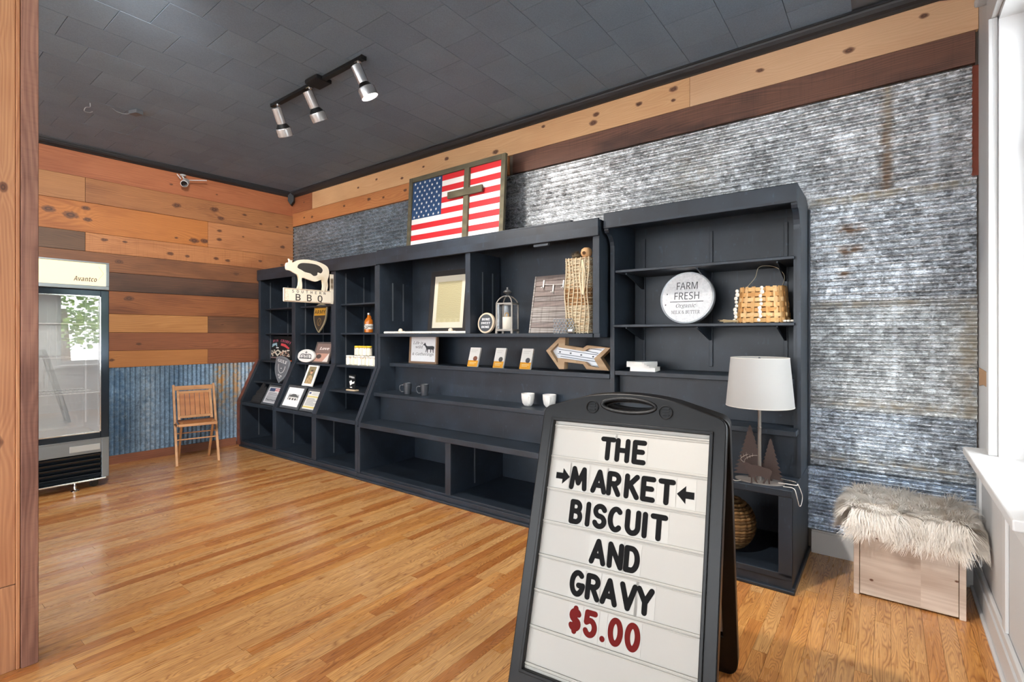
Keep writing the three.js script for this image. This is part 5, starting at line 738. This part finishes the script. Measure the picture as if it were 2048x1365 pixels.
// ================================================================== FOLDING CHAIR
{
  const t = thing('folding_chair', 'small slatted wooden folding chair against the blue corrugated wainscot', 'chair', [-5.655, 0, 1.30], 1.32);
  const wt = woodTex(580, [206, 152, 100], [164, 108, 62], 0.8, 0.1, [], { h: 64, w: 256, stain: 0.35 }), m = new THREE.MeshStandardMaterial({ map: wt, roughness: 0.5 }), m2 = new THREE.MeshStandardMaterial({ map: wt, color: '#e9c9a4', roughness: 0.5 });
  // local: x across, z towards the room; slanted members as boxes between two points
  const bar = (a, b, w, d) => { const A = new THREE.Vector3(...a), Bv = new THREE.Vector3(...b), dir = Bv.clone().sub(A), g = new RoundedBoxGeometry(w, dir.length(), d, 1, 0.003), z = new THREE.Vector3(0, 0, 1), y = dir.clone().normalize(), x = new THREE.Vector3().crossVectors(y, z).normalize(), zz = new THREE.Vector3().crossVectors(x, y); g.applyMatrix4(new THREE.Matrix4().makeBasis(x, y, zz)); const c = A.add(Bv).multiplyScalar(0.5); g.translate(c.x, c.y, c.z); return boxUV(g, 1.5); };
  const hw = 0.178, zt = -0.20, zf = 0.17, ht = 0.765;
  for (const s of [-1, 1]) { obj('post', bar([s * hw, 0, zf], [s * hw, ht, zt], 0.022, 0.032), m, t); obj('rear_leg', bar([s * 0.135, 0, -0.185], [s * 0.135, 0.41, 0.12], 0.02, 0.026), m, t); }
  const zAt = (y) => zf + (zt - zf) * y / ht;
  obj('top_rail', bar([-hw + 0.011, ht - 0.03, zAt(ht - 0.03)], [hw - 0.011, ht - 0.03, zAt(ht - 0.03)], 0.045, 0.02), m, t);
  const y0 = 0.455, y1 = 0.68, px = 0.142, at = (x, y, o = 0) => [x, y, zAt(y) + 0.012 + o];
  for (const s of [-1, 1]) obj('panel_stile', bar(at(s * px, y0 - 0.03), at(s * px, y1 + 0.03), 0.024, 0.018), m, t);
  obj('panel_rail', bar(at(-px, y1 + 0.012), at(px, y1 + 0.012), 0.026, 0.02), m, t); obj('panel_rail', bar(at(-px, y0), at(px, y0), 0.026, 0.02), m, t);
  for (let i = 0; i < 6; i++) { const x = -0.108 + i * 0.0432; obj('slat', bar(at(x, y0 + 0.01, 0.002), at(x, y1, 0.002), 0.041, 0.008), m2, t); }
  obj('seat_rail', B(-0.165, 0.165, 0.385, 0.412, 0.165, 0.187, 0.004), m, t); for (const s of [-1, 1]) obj('seat_rail', B(s * 0.165 - 0.012, s * 0.165 + 0.0, 0.385, 0.408, -0.13, 0.165, 0.003), m, t);
  for (let i = 0; i < 6; i++) obj('seat_slat', B(-0.152, 0.152, 0.400, 0.41, -0.13 + i * 0.049, -0.086 + i * 0.049, 0.002), m2, t);
  for (const [y, z] of [[0.30, 0.03], [0.24, 0.06]]) obj('stretcher', cyl([-0.17, y, z], [0.17, y, z], 0.007, 0.007, 8), m, t);
  obj('hinge', cyl([-hw - 0.004, 0.39, zAt(0.39) + 0.02], [-hw + 0.03, 0.385, 0.15], 0.006, 0.006, 8), M.blackMetal, t);
}

// ================================================================== DISPLAY FRIDGE
{
  const t = thing('display_fridge', 'upright glass door display fridge with lit header and chrome trim', 'fridge', [-5.31, 0, 2.42], Math.PI / 2);   // local z = +x (front), local x = towards the shelf wall
  const hw = 0.318, D = 0.62, y0 = 0.075, y1 = 1.90;
  const steel = plain('#8d969d', 0.32, { metalness: 0.85 }), blk = plain('#1c2126', 0.32), inner = plain('#c9ccce', 0.3, { metalness: 0.5 });
  obj('cabinet_shell', [B(-hw, -hw + 0.03, y0 + 0.36, y1, -D, -0.04), B(hw - 0.03, hw, y0 + 0.36, y1, -D, -0.04), B(-hw + 0.03, hw - 0.03, y0 + 0.36, y1, -D, -D + 0.03), B(-hw + 0.03, hw - 0.03, y1 - 0.03, y1, -D + 0.03, -0.04), B(-hw + 0.03, hw - 0.03, 1.66, 1.69, -D + 0.03, -0.04), B(-hw, hw, y0 + 0.01, y0 + 0.36, -D, -0.04)], blk, t);
  obj('inner_liner', [B(-hw + 0.032, -hw + 0.04, 0.44, 1.66, -D + 0.04, -0.05), B(hw - 0.04, hw - 0.032, 0.44, 1.66, -D + 0.04, -0.05), B(-hw + 0.04, hw - 0.04, 0.44, 1.66, -D + 0.032, -D + 0.045), B(-hw + 0.04, hw - 0.04, 0.438, 0.45, -D + 0.045, -0.05)], inner, t);
  // header light box
  const lb = canvasTex(512, 160, (g, w, h) => { g.fillStyle = '#f6e3b4'; g.fillRect(0, 0, w, h); g.fillStyle = '#4a3a35'; g.font = 'italic bold 46px sans-serif'; g.fillText('Avantco', 330, 132, 130); g.strokeStyle = '#b59a6a'; g.lineWidth = 2; g.beginPath(); g.moveTo(470, 20); g.lineTo(500, 70); g.lineTo(468, 118); g.stroke(); });
  obj('header_frame', [B(-hw, hw, y1 - 0.012, y1, -0.04, 0.004, 0.002), B(hw - 0.022, hw, 1.70, y1 - 0.012, -0.04, 0.004, 0.002), B(-hw, -hw + 0.022, 1.70, y1 - 0.012, -0.04, 0.004, 0.002), B(-hw, hw, 1.668, 1.70, -0.04, 0.006, 0.004)], steel, t);
  const hp = new THREE.PlaneGeometry(2 * hw - 0.044, 0.188); hp.translate(0, 1.794, -0.006); obj('lit_header', clean(hp), new THREE.MeshStandardMaterial({ map: lb, roughness: 0.25, emissive: '#ffffff', emissiveMap: lb, emissiveIntensity: 0.22 }), t);
  // door
  const fr = obj('door', [B(hw - 0.056, hw, 0.42, 1.662, -0.036, 0, 0.004), B(-hw, -hw + 0.056, 0.42, 1.662, -0.036, 0, 0.004), B(-hw + 0.056, hw - 0.056, 1.615, 1.662, -0.036, 0, 0.004), B(-hw + 0.056, hw - 0.056, 0.42, 0.468, -0.036, 0, 0.004)], plain('#27313b', 0.12, { metalness: 0.6 }), t);
  obj('door_trim', [B(hw - 0.064, hw - 0.056, 0.468, 1.615, -0.02, 0.002), B(-hw + 0.056, -hw + 0.064, 0.468, 1.615, -0.02, 0.002), B(-hw + 0.056, hw - 0.056, 1.607, 1.615, -0.02, 0.002), B(-hw + 0.056, hw - 0.056, 0.468, 0.476, -0.02, 0.002)], M.chrome, fr);
  const glass = new THREE.MeshPhysicalMaterial({ color: '#ffffff', roughness: 0.0, transmission: 1, thickness: 0, ior: 1.9, specularIntensity: 1 });
  obj('glass_pane', B(-hw + 0.06, hw - 0.06, 0.472, 1.611, -0.012, -0.008), glass, fr);
  const wire = plain('#dfe2e4', 0.3, { metalness: 0.5 });
  for (const y of [0.80, 1.10, 1.38]) { const g = []; for (let i = 0; i < 19; i++) g.push(cyl([-hw + 0.055 + i * (2 * hw - 0.11) / 18, y, -D + 0.06], [-hw + 0.055 + i * (2 * hw - 0.11) / 18, y, -0.07], 0.0025, 0.0025, 5)); for (const z of [-D + 0.06, -0.32, -0.07]) g.push(cyl([-hw + 0.05, y, z], [hw - 0.05, y, z], 0.004, 0.004, 6)); obj('wire_shelf', g, wire, t); }
  for (const [x, z] of [[hw - 0.045, -0.1], [hw - 0.045, -0.5], [-hw + 0.045, -0.5]]) obj('shelf_track', B(x - 0.006, x + 0.006, 0.5, 1.6, z - 0.008, z + 0.008), wire, t);
  // lower part
  obj('lower_frame', [B(hw - 0.05, hw, 0.085, 0.41, -0.04, 0, 0.003), B(-hw, -hw + 0.05, 0.085, 0.41, -0.04, 0, 0.003), B(-hw + 0.05, hw - 0.05, 0.30, 0.41, -0.04, -0.002, 0.003), B(-hw, hw, 0.41, 0.42, -0.04, 0.004, 0.002)], steel, t);
  obj('name_plate', B(0.06, hw - 0.062, 0.325, 0.375, -0.002, 0.002, 0.001), plain('#b4b8b8', 0.35, { metalness: 0.5 }), t);
  for (let i = 0; i < 5; i++) { const g = B(-hw + 0.05, hw - 0.05, -0.022, 0.022, -0.004, 0.004, 0.002); tr(g, 0, 0.272 - i * 0.041, -0.022, 0.55); obj('louvre', g, plain('#141a20', 0.18), t); }
  obj('grille_back', B(-hw + 0.05, hw - 0.05, 0.09, 0.30, -0.045, -0.04), M.plastic, t);
  obj('kick_strip', B(-hw, hw - 0.02, 0.072, 0.086, -0.04, 0.006, 0.003), M.chrome, t);
  obj('levelling_foot', lathe([[0, 0], [0.026, 0], [0.028, 0.006], [0.012, 0.014], [0.009, 0.03], [0.012, 0.036], [0.009, 0.042], [0.009, 0.074], [0, 0.074]], 18, 0.1, 0, -0.03), M.chrome, t);
  for (const s of [-1, 1]) { const w = obj('caster', [torus(s * 0.235, 0.03, -0.08, 0.022, 0.008, 8, 20), cyl([s * 0.235, 0.03, -0.09], [s * 0.235, 0.03, -0.07], 0.02, 0.02, 16)], M.plastic, t); obj('caster_fork', B(s * 0.235 - 0.02, s * 0.235 + 0.02, 0.05, 0.08, -0.1, -0.06, 0.003), M.darkSteel, w); obj('caster', [torus(s * 0.235, 0.03, -0.55, 0.022, 0.008, 8, 20)], M.plastic, t); }
  const l = new THREE.RectAreaLight('#ffe2ae', 3, 0.55, 0.17); l.position.set(0, 1.794, 0.02); l.rotation.y = Math.PI; t.add(l);
}

// ================================================================== SANDWICH BOARD
{
  const tilt = 0.3035, L = 1.0765, t = thing('sandwich_board', 'black plastic A-frame sandwich board with a changeable letter panel', 'sign', [-0.7376, 0, 1.7668], 0.1153); t.rotation.order = 'YXZ'; t.rotation.z = 0.0;
  const plas = new THREE.MeshPhysicalMaterial({ color: '#0d0e10', roughness: 0.36, specularIntensity: 0.6, bumpMap: noiseBump, bumpScale: 0.0003 });
  // panel coordinates: s across, a down from the shoulder; the panel group is tilted
  const panel = (front) => { const g = new THREE.Group(); g.position.set(0, L * Math.cos(tilt), front ? 0.02 : -0.078); g.rotation.order = 'YXZ'; g.rotation.y = front ? 0 : Math.PI; g.rotation.x = front ? -tilt : -0.25; if (!front) g.scale.y = 0.984; return g; };
  const hw = 0.326, outline = (k = 0) => { const s = new THREE.Shape(); s.moveTo(-hw + k, -1.0); s.lineTo(-hw + k, -0.045); s.quadraticCurveTo(-hw + k, -0.012, -hw + 0.035 + k, -0.004); s.lineTo(-0.17, 0.034); s.quadraticCurveTo(-0.1, 0.052, 0, 0.053); s.quadraticCurveTo(0.1, 0.052, 0.17, 0.034); s.lineTo(hw - 0.035 - k, -0.004); s.quadraticCurveTo(hw - k, -0.012, hw - k, -0.045); s.lineTo(hw - k, -1.0); s.quadraticCurveTo(hw - k, -1.07, hw - 0.05, -1.072); s.lineTo(hw - 0.12, -1.072); s.lineTo(hw - 0.15, -1.03); s.lineTo(-hw + 0.15, -1.03); s.lineTo(-hw + 0.12, -1.072); s.lineTo(-hw + 0.05, -1.072); s.quadraticCurveTo(-hw + k, -1.07, -hw + k, -1.0); return s; };
  const iw = 0.276, it = -0.066, ib = -0.90;
  const mkHole = () => { const p = new THREE.Path(); p.absellipse(0, 0.010, 0.094, 0.022, 0, Math.PI * 2, true); return p; };
  const rectHole = () => { const p = new THREE.Path(); p.moveTo(-iw, it); p.lineTo(-iw, ib); p.lineTo(iw, ib); p.lineTo(iw, it); p.closePath(); return p; };
  const roundP = (p, q) => p;
  for (const front of [true, false]) {
    const G = panel(front); G.name = front ? 'front_panel' : 'rear_panel'; t.add(G);
    const fr = ext(outline(), 0.034, [mkHole(), rectHole()], 0.004, 14); fr.translate(0, 0, -0.038); obj('frame', fr, plas, G);
    obj('inner_lip', [B(-iw - 0.012, -iw, ib - 0.01, it + 0.01, -0.004, 0.008, 0.003), B(iw, iw + 0.012, ib - 0.01, it + 0.01, -0.004, 0.008, 0.003), B(-iw - 0.012, iw + 0.012, it, it + 0.012, -0.004, 0.008, 0.003), B(-iw - 0.012, iw + 0.012, ib - 0.012, ib, -0.004, 0.008, 0.003)], plas, G);
    const hr = []; for (let i = 0; i < 40; i++) { const a = i / 40 * 6.2832; hr.push([Math.cos(a) * 0.097, 0.010 + Math.sin(a) * 0.025, -0.002]); } obj('handle_rim', tube(hr, 0.007, 80, 8, true), plas, G);
    for (const s of [-1, 1]) obj('embossed_disc', [torus(s * 0.132, -0.004, 0.004, 0.022, 0.0018, 6, 32), ...[0.008, 0.0, -0.012].map((y, i) => B(s * 0.132 - 0.012 + i * 0.001, s * 0.132 + 0.012, y - 0.0025, y + 0.0015, 0.003, 0.0052))], plas, G);
    obj('white_panel', B(-iw, iw, ib, it, -0.02, -0.012), plain('#b4b1aa', 0.5), G);
    if (front) for (let k = 0; k < 8; k++) { const a = 0.082 + k * 0.1145; obj('letter_track', [B(-iw, iw, -a - 0.003, -a + 0.004, -0.012, -0.0065, 0.0015), B(-iw, iw, -a - 0.010, -a - 0.0065, -0.012, -0.009, 0.0012)], plain('#b2aea6', 0.45), G); }
  }
  // letters: round-ended strokes on thin cards
  const arcp = (cx, cy, rx, ry, a0, a1, n = 14) => Array.from({ length: n + 1 }, (_, i) => { const a = (a0 + (a1 - a0) * i / n) * Math.PI / 180; return [cx + rx * Math.cos(a), cy + ry * Math.sin(a)]; });
  const GL = {
    T: [0.9, [[0, 1], [1, 1]], [[0.5, 1], [0.5, 0]]], H: [0.82, [[0, 0], [0, 1]], [[1, 0], [1, 1]], [[0, 0.5], [1, 0.5]]], E: [0.74, [[1, 1], [0, 1], [0, 0], [1, 0]], [[0, 0.52], [0.85, 0.52]]],
    M: [1.15, [[0, 0], [0.12, 1], [0.5, 0.25], [0.88, 1], [1, 0]]], A: [0.95, [[0, 0], [0.5, 1], [1, 0]], [[0.2, 0.3], [0.8, 0.3]]], R: [0.78, [[0, 0], [0, 1], [0.45, 1], ...arcp(0.5, 0.75, 0.48, 0.25, 80, -80), [0, 0.5]], [[0.45, 0.5], [1, 0]]],
    K: [0.82, [[0, 0], [0, 1]], [[0.95, 1], [0, 0.42]], [[0.3, 0.6], [1, 0]]], B: [0.76, [[0, 0], [0, 1], [0.4, 1], ...arcp(0.45, 0.77, 0.42, 0.23, 80, -80), [0, 0.54]], [[0.4, 0.54], ...arcp(0.5, 0.27, 0.48, 0.27, 80, -80), [0, 0]]], I: [0.02, [[0.5, 0], [0.5, 1]]],
    S: [0.78, [...arcp(0.5, 0.75, 0.48, 0.25, 20, 270, 16), ...arcp(0.5, 0.25, 0.5, 0.25, 90, -160, 16)]], C: [0.85, [...arcp(0.5, 0.5, 0.52, 0.5, 50, 310, 22)]], U: [0.82, [[0, 1], [0, 0.32], ...arcp(0.5, 0.3, 0.5, 0.3, 180, 360), [1, 1]]], N: [0.86, [[0, 0], [0, 1], [1, 0], [1, 1]]],
    D: [0.82, [[0, 0], [0, 1], [0.4, 1], ...arcp(0.45, 0.5, 0.55, 0.5, 80, -80, 16), [0, 0]]], G: [0.86, [...arcp(0.5, 0.5, 0.52, 0.5, 50, 352, 24), [1.0, 0.42], [0.62, 0.42]]], V: [0.95, [[0, 1], [0.5, 0], [1, 1]]], Y: [0.92, [[0, 1], [0.5, 0.45], [1, 1]], [[0.5, 0.45], [0.5, 0]]],
    $: [0.62, [...arcp(0.5, 0.7, 0.46, 0.2, 20, 270, 14), ...arcp(0.5, 0.3, 0.48, 0.2, 90, -160, 14)], [[0.5, -0.02], [0.5, 1.02]]], 5: [0.74, [[0.92, 1], [0.1, 1], [0.05, 0.56], ...arcp(0.46, 0.34, 0.5, 0.32, 110, -150, 18)]], '.': [0.02, [[0.5, 0.02], [0.5, 0.03]]], 0: [0.74, [...arcp(0.5, 0.5, 0.5, 0.5, 90, 450, 28)]],
  };
  const inkB = new THREE.MeshPhysicalMaterial({ color: '#0e0e0f', roughness: 0.7, specularIntensity: 0.3 }), inkR = new THREE.MeshPhysicalMaterial({ color: '#6a1512', roughness: 0.7, specularIntensity: 0.3 }), card = plain('#b8b5ae', 0.38), hl = 0.083, sw = 0.0175;
  const stroke = (ch) => {
    const [w, ...lines] = GL[ch], k = hl - sw, kw = w * k * 0.66, out = []; let zi = 0;
    for (const l of lines) { for (let i = 0; i < l.length; i++) { const x = (l[i][0] - 0.5) * kw, y = (l[i][1] - 0.5) * k, c = new THREE.CylinderGeometry(sw / 2, sw / 2, 0.0008, 12); c.rotateX(Math.PI / 2); c.translate(x, y, zi += 0.000003); out.push(clean(c)); if (i) { const x0 = (l[i - 1][0] - 0.5) * kw, y0 = (l[i - 1][1] - 0.5) * k, d = Math.hypot(x - x0, y - y0), b = new THREE.BoxGeometry(d, sw, 0.0008); b.rotateZ(Math.atan2(y - y0, x - x0)); b.translate((x + x0) / 2, (y + y0) / 2, zi += 0.000003); out.push(clean(b)); } } }
    return out;
  };
  const G = t.children.find((c) => c.name === 'front_panel');
  const put = (ch, s, a, red) => { const wd = (GL[ch] ? GL[ch][0] : 0.9) * 0.043 + 0.024; const c = obj('letter_card', B(-wd / 2, wd / 2, -0.05, 0.05, 0, 0.0008), card, G); c.position.set(s, -a - hl / 2, -0.0119); return c; };
  const rows = [[['T', -0.062], ['H', -0.009], ['E', 0.05]], [['M', -0.159], ['A', -0.082], ['R', -0.028], ['K', 0.035], ['E', 0.09], ['T', 0.150]], [['B', -0.154], ['I', -0.110], ['S', -0.067], ['C', -0.010], ['U', 0.048], ['I', 0.088], ['T', 0.133]], [['A', -0.061], ['N', 0.0], ['D', 0.055]], [['G', -0.121], ['R', -0.066], ['A', -0.010], ['V', 0.053], ['Y', 0.107]], [['$', -0.116], ['5', -0.062], ['.', -0.019], ['0', 0.022], ['0', 0.077]]];
  const top = [0.105, 0.221, 0.335, 0.448, 0.56, 0.67];
  rows.forEach((r, i) => r.forEach(([ch, s]) => { const c = put(ch, s, top[i]); const l = obj('letter', stroke(ch), i === 5 ? inkR : inkB, c); l.position.z = 0.0013; l.userData.label = (i === 5 ? 'dark red' : 'black') + (ch === '$' ? ' dollar sign' : ch === '.' ? ' point' : ' character ' + ch); }));
  for (const [s, k] of [[-0.221, 1], [0.211, -1]]) { const c = put('T', s, 0.221), l = obj('arrow_mark', ext([[-0.026, -0.011], [0, -0.011], [0, -0.028], [0.028, 0], [0, 0.028], [0, 0.011], [-0.026, 0.011]].map(([x, y]) => [x * k, y]), 0.0008), inkB, c); l.position.z = 0.001; }
  // rear foot block and hinge strap
  obj('hinge', [cyl([-0.2, L * Math.cos(tilt) - 0.05, -0.03], [-0.15, L * Math.cos(tilt) - 0.05, -0.03], 0.014, 0.014, 12), cyl([0.15, L * Math.cos(tilt) - 0.05, -0.03], [0.2, L * Math.cos(tilt) - 0.05, -0.03], 0.014, 0.014, 12)], plas, t);
}

// ================================================================== CEILING THINGS
{ // track lights
  const brushed = plain('#b4b6b9', 0.26, { metalness: 0.7 });
  const track = (label, pos, turn, half, box, heads) => {
    const t = thing('track_light', label, 'light', pos, turn);
    obj('track', [B(-half, half, -0.024, 0, -0.018, 0.018, 0.003), B(-half - 0.01, -half + 0.002, -0.027, 0, -0.02, 0.02, 0.002), B(half - 0.002, half + 0.01, -0.027, 0, -0.02, 0.02, 0.002)], M.blackMetal, t);
    obj('feed_box', B(box - 0.075, box + 0.075, -0.028, 0, -0.06, 0.06, 0.006), M.blackMetal, t);
    heads.forEach(([x, d, power, angle]) => {
      const h = new THREE.Group(); h.name = 'spot_head'; h.position.set(x, -0.075, 0); t.add(h); const dir = new THREE.Vector3(...d).normalize(), q = new THREE.Quaternion().setFromUnitVectors(new THREE.Vector3(0, -1, 0), dir);
      const ap = (g) => { g.applyQuaternion(q); return g; };
      obj('adapter', [B(-0.022, 0.022, 0.05, 0.078, -0.016, 0.016, 0.003), cyl([0, 0.05, 0], [0, 0.01, 0], 0.007, 0.007, 10), B(-0.008, 0.008, 0.0, 0.05, -0.018, -0.013)], M.chrome, h);
      obj('rear_cylinder', ap(lathe([[0, 0.03], [0.034, 0.028], [0.035, 0.024], [0.035, -0.085], [0.032, -0.088]], 28)), brushed, h);
      obj('neck', ap(lathe([[0.032, -0.086], [0.036, -0.092], [0.05, -0.115], [0.055, -0.12]], 28)), M.blackMetal, h);
      obj('bell', ap(lathe([[0.054, -0.118], [0.058, -0.124], [0.058, -0.178], [0.056, -0.18], [0.054, -0.178], [0.054, -0.122]], 32)), brushed, h);
      const face = ap(lathe([[0, -0.172], [0.03, -0.171], [0.053, -0.165], [0.053, -0.15], [0, -0.15]], 28));
      if (power) {
        obj('bulb', face, new THREE.MeshStandardMaterial({ color: '#ffffff', emissive: '#fff8ee', emissiveIntensity: 12 }), h);
        const s = new THREE.SpotLight('#fff6ec', power, 0, angle, 0.9, 2); s.position.copy(dir.clone().multiplyScalar(0.19)); s.target.position.copy(dir.clone().multiplyScalar(2)); s.castShadow = true; s.shadow.radius = 3; h.add(s); h.add(s.target);
      } else obj('bulb', face, plain('#d8d8d4', 0.3), h);
    });
  };
  track('black ceiling track with three brushed steel spotlights of which one is lit', [-3.27, CEIL, 1.447], 0, 0.565, 0.055, [[-0.50, [-0.25, -0.8, -0.5], 0], [-0.06, [-0.06, -0.8, -0.52], 0], [0.51, [0.2, -0.85, -0.35], 10, 1.25]]);
  track('black ceiling track with three lit spotlights beside the wooden partition', [-1.9, CEIL, 2.85], 0, 0.565, 0, [[-0.45, [-4.0, -1.6, -1.6], 15, 0.75], [0.0, [-4.0, -2.4, -2.1], 13, 0.75], [0.45, [1.85, -2.8, -2.2], 17, 0.46]]);
}
{ // bullet camera
  const p = onX(368, 367, -6.03), t = thing('security_camera', 'small white bullet camera under the black moulding of the plank wall', 'camera', [-6.06, 2.985, 1.27]);
  const d = new THREE.Vector3(0.75, -0.45, 0.42).normalize(), q = new THREE.Quaternion().setFromUnitVectors(new THREE.Vector3(0, 1, 0), d), ap = (g, x = 0.05, y = -0.065, z = 0) => { g.applyQuaternion(q); g.translate(x, y, z); return g; };
  obj('mount', [cyl([-0.03, 0.02, 0], [0.02, -0.02, 0], 0.008, 0.008, 8), lathe([[0, 0.015], [0.028, 0.015], [0.028, 0.03], [0, 0.03]], 18, -0.01, 0, 0)], M.white, t);
  obj('body', ap(lathe([[0, -0.06], [0.03, -0.058], [0.034, -0.05], [0.034, 0.05], [0.036, 0.052], [0.036, 0.062], [0.03, 0.064]], 26)), M.white, t); obj('lens', ap(lathe([[0, 0.06], [0.029, 0.06], [0.03, 0.064], [0.026, 0.063], [0.012, 0.058], [0, 0.057]], 22)), plain('#10141a', 0.08), t);
  obj('antenna', [cyl([0.03, -0.03, -0.03], [0.08, 0.0, -0.2], 0.005, 0.005, 8)], M.white, t); obj('antenna', [cyl([0.02, -0.03, 0.03], [-0.0, 0.02, 0.06], 0.005, 0.005, 8)], M.white, t);
}
{ // hook and small sensor
  const p = onY(180, 206, CEIL); tag(obj('ceiling_hook', tube([[p.x, CEIL + 0.002, p.z], [p.x, CEIL - 0.03, p.z], [p.x + 0.01, CEIL - 0.05, p.z + 0.03], [p.x, CEIL - 0.075, p.z + 0.035], [p.x - 0.02, CEIL - 0.07, p.z], [p.x - 0.02, CEIL - 0.055, p.z - 0.02]], 0.003, 30, 6), plain('#8d8f92', 0.4, { metalness: 0.5 })), 'small metal hook screwed into the dark ceiling', 'hook');
  const q = onY(272, 222, CEIL), t = thing('ceiling_junction', 'small grey junction box with a loose wire on the dark ceiling', 'box', [q.x, CEIL, q.z], 0.3); obj('box', B(-0.045, 0.045, -0.03, 0, -0.03, 0.03, 0.005), plain('#4c4f54', 0.5), t); obj('wire', tube([[-0.04, -0.01, 0], [-0.09, -0.02, 0.02], [-0.13, -0.012, 0.06], [-0.12, -0.004, 0.1]], 0.003, 24, 6), plain('#6a6d72', 0.5), t);
}

// ================================================================== OUTSIDE (seen in the glass door's mirror image and through the windows)
{
  struct('ground_outside', [B(-20, 40, -0.5, -0.3, 7.3, 30), B(RW + 0.3, 40, -0.5, -0.3, -25, 7.3)], plain('#dcdcda', 0.95), 'pale paved ground outside the windows');
  const leaf = [plain('#6f8a3f', 0.8), plain('#8aa052', 0.8), plain('#55732f', 0.8)];
  const tree = (x, z, h, r, label) => {
    const t = thing('street_tree', label, 'tree', [x, -0.3, z]); obj('trunk', cyl([0, 0, 0], [0.1, h * 0.55, 0.05], 0.16, 0.09, 10), plain('#5c4937', 0.9), t); const g = [[], [], []];
    for (let i = 0; i < 4200; i++) { const a = rr(0, 6.283), b = Math.acos(rr(-1, 1)), k = r * Math.cbrt(rr(0.15, 1)), lx = k * Math.sin(b) * Math.cos(a), ly = h * 0.66 + k * 0.85 * Math.cos(b), lz = k * Math.sin(b) * Math.sin(a), s = rr(0.07, 0.14), f = new THREE.PlaneGeometry(s, s * 0.6); f.rotateX(rr(0, 6)); f.rotateY(rr(0, 6)); f.translate(lx, ly, lz); g[i % 3].push(clean(f)); }
    g.forEach((l, i) => { leaf[i].side = THREE.DoubleSide; obj('foliage', l, leaf[i], t).userData.kind = 'stuff'; });
  };
  tree(7.5, -0.2, 4.2, 1.9, 'leafy green tree outside the window across the pavement'); tree(9.5, 5.5, 4.6, 2.0, 'leafy green tree outside the shop beyond the second window');
}
scene.traverse((o) => { if (o.isMesh) o.castShadow = o.receiveShadow = true; });
renderer.render(scene, camera);
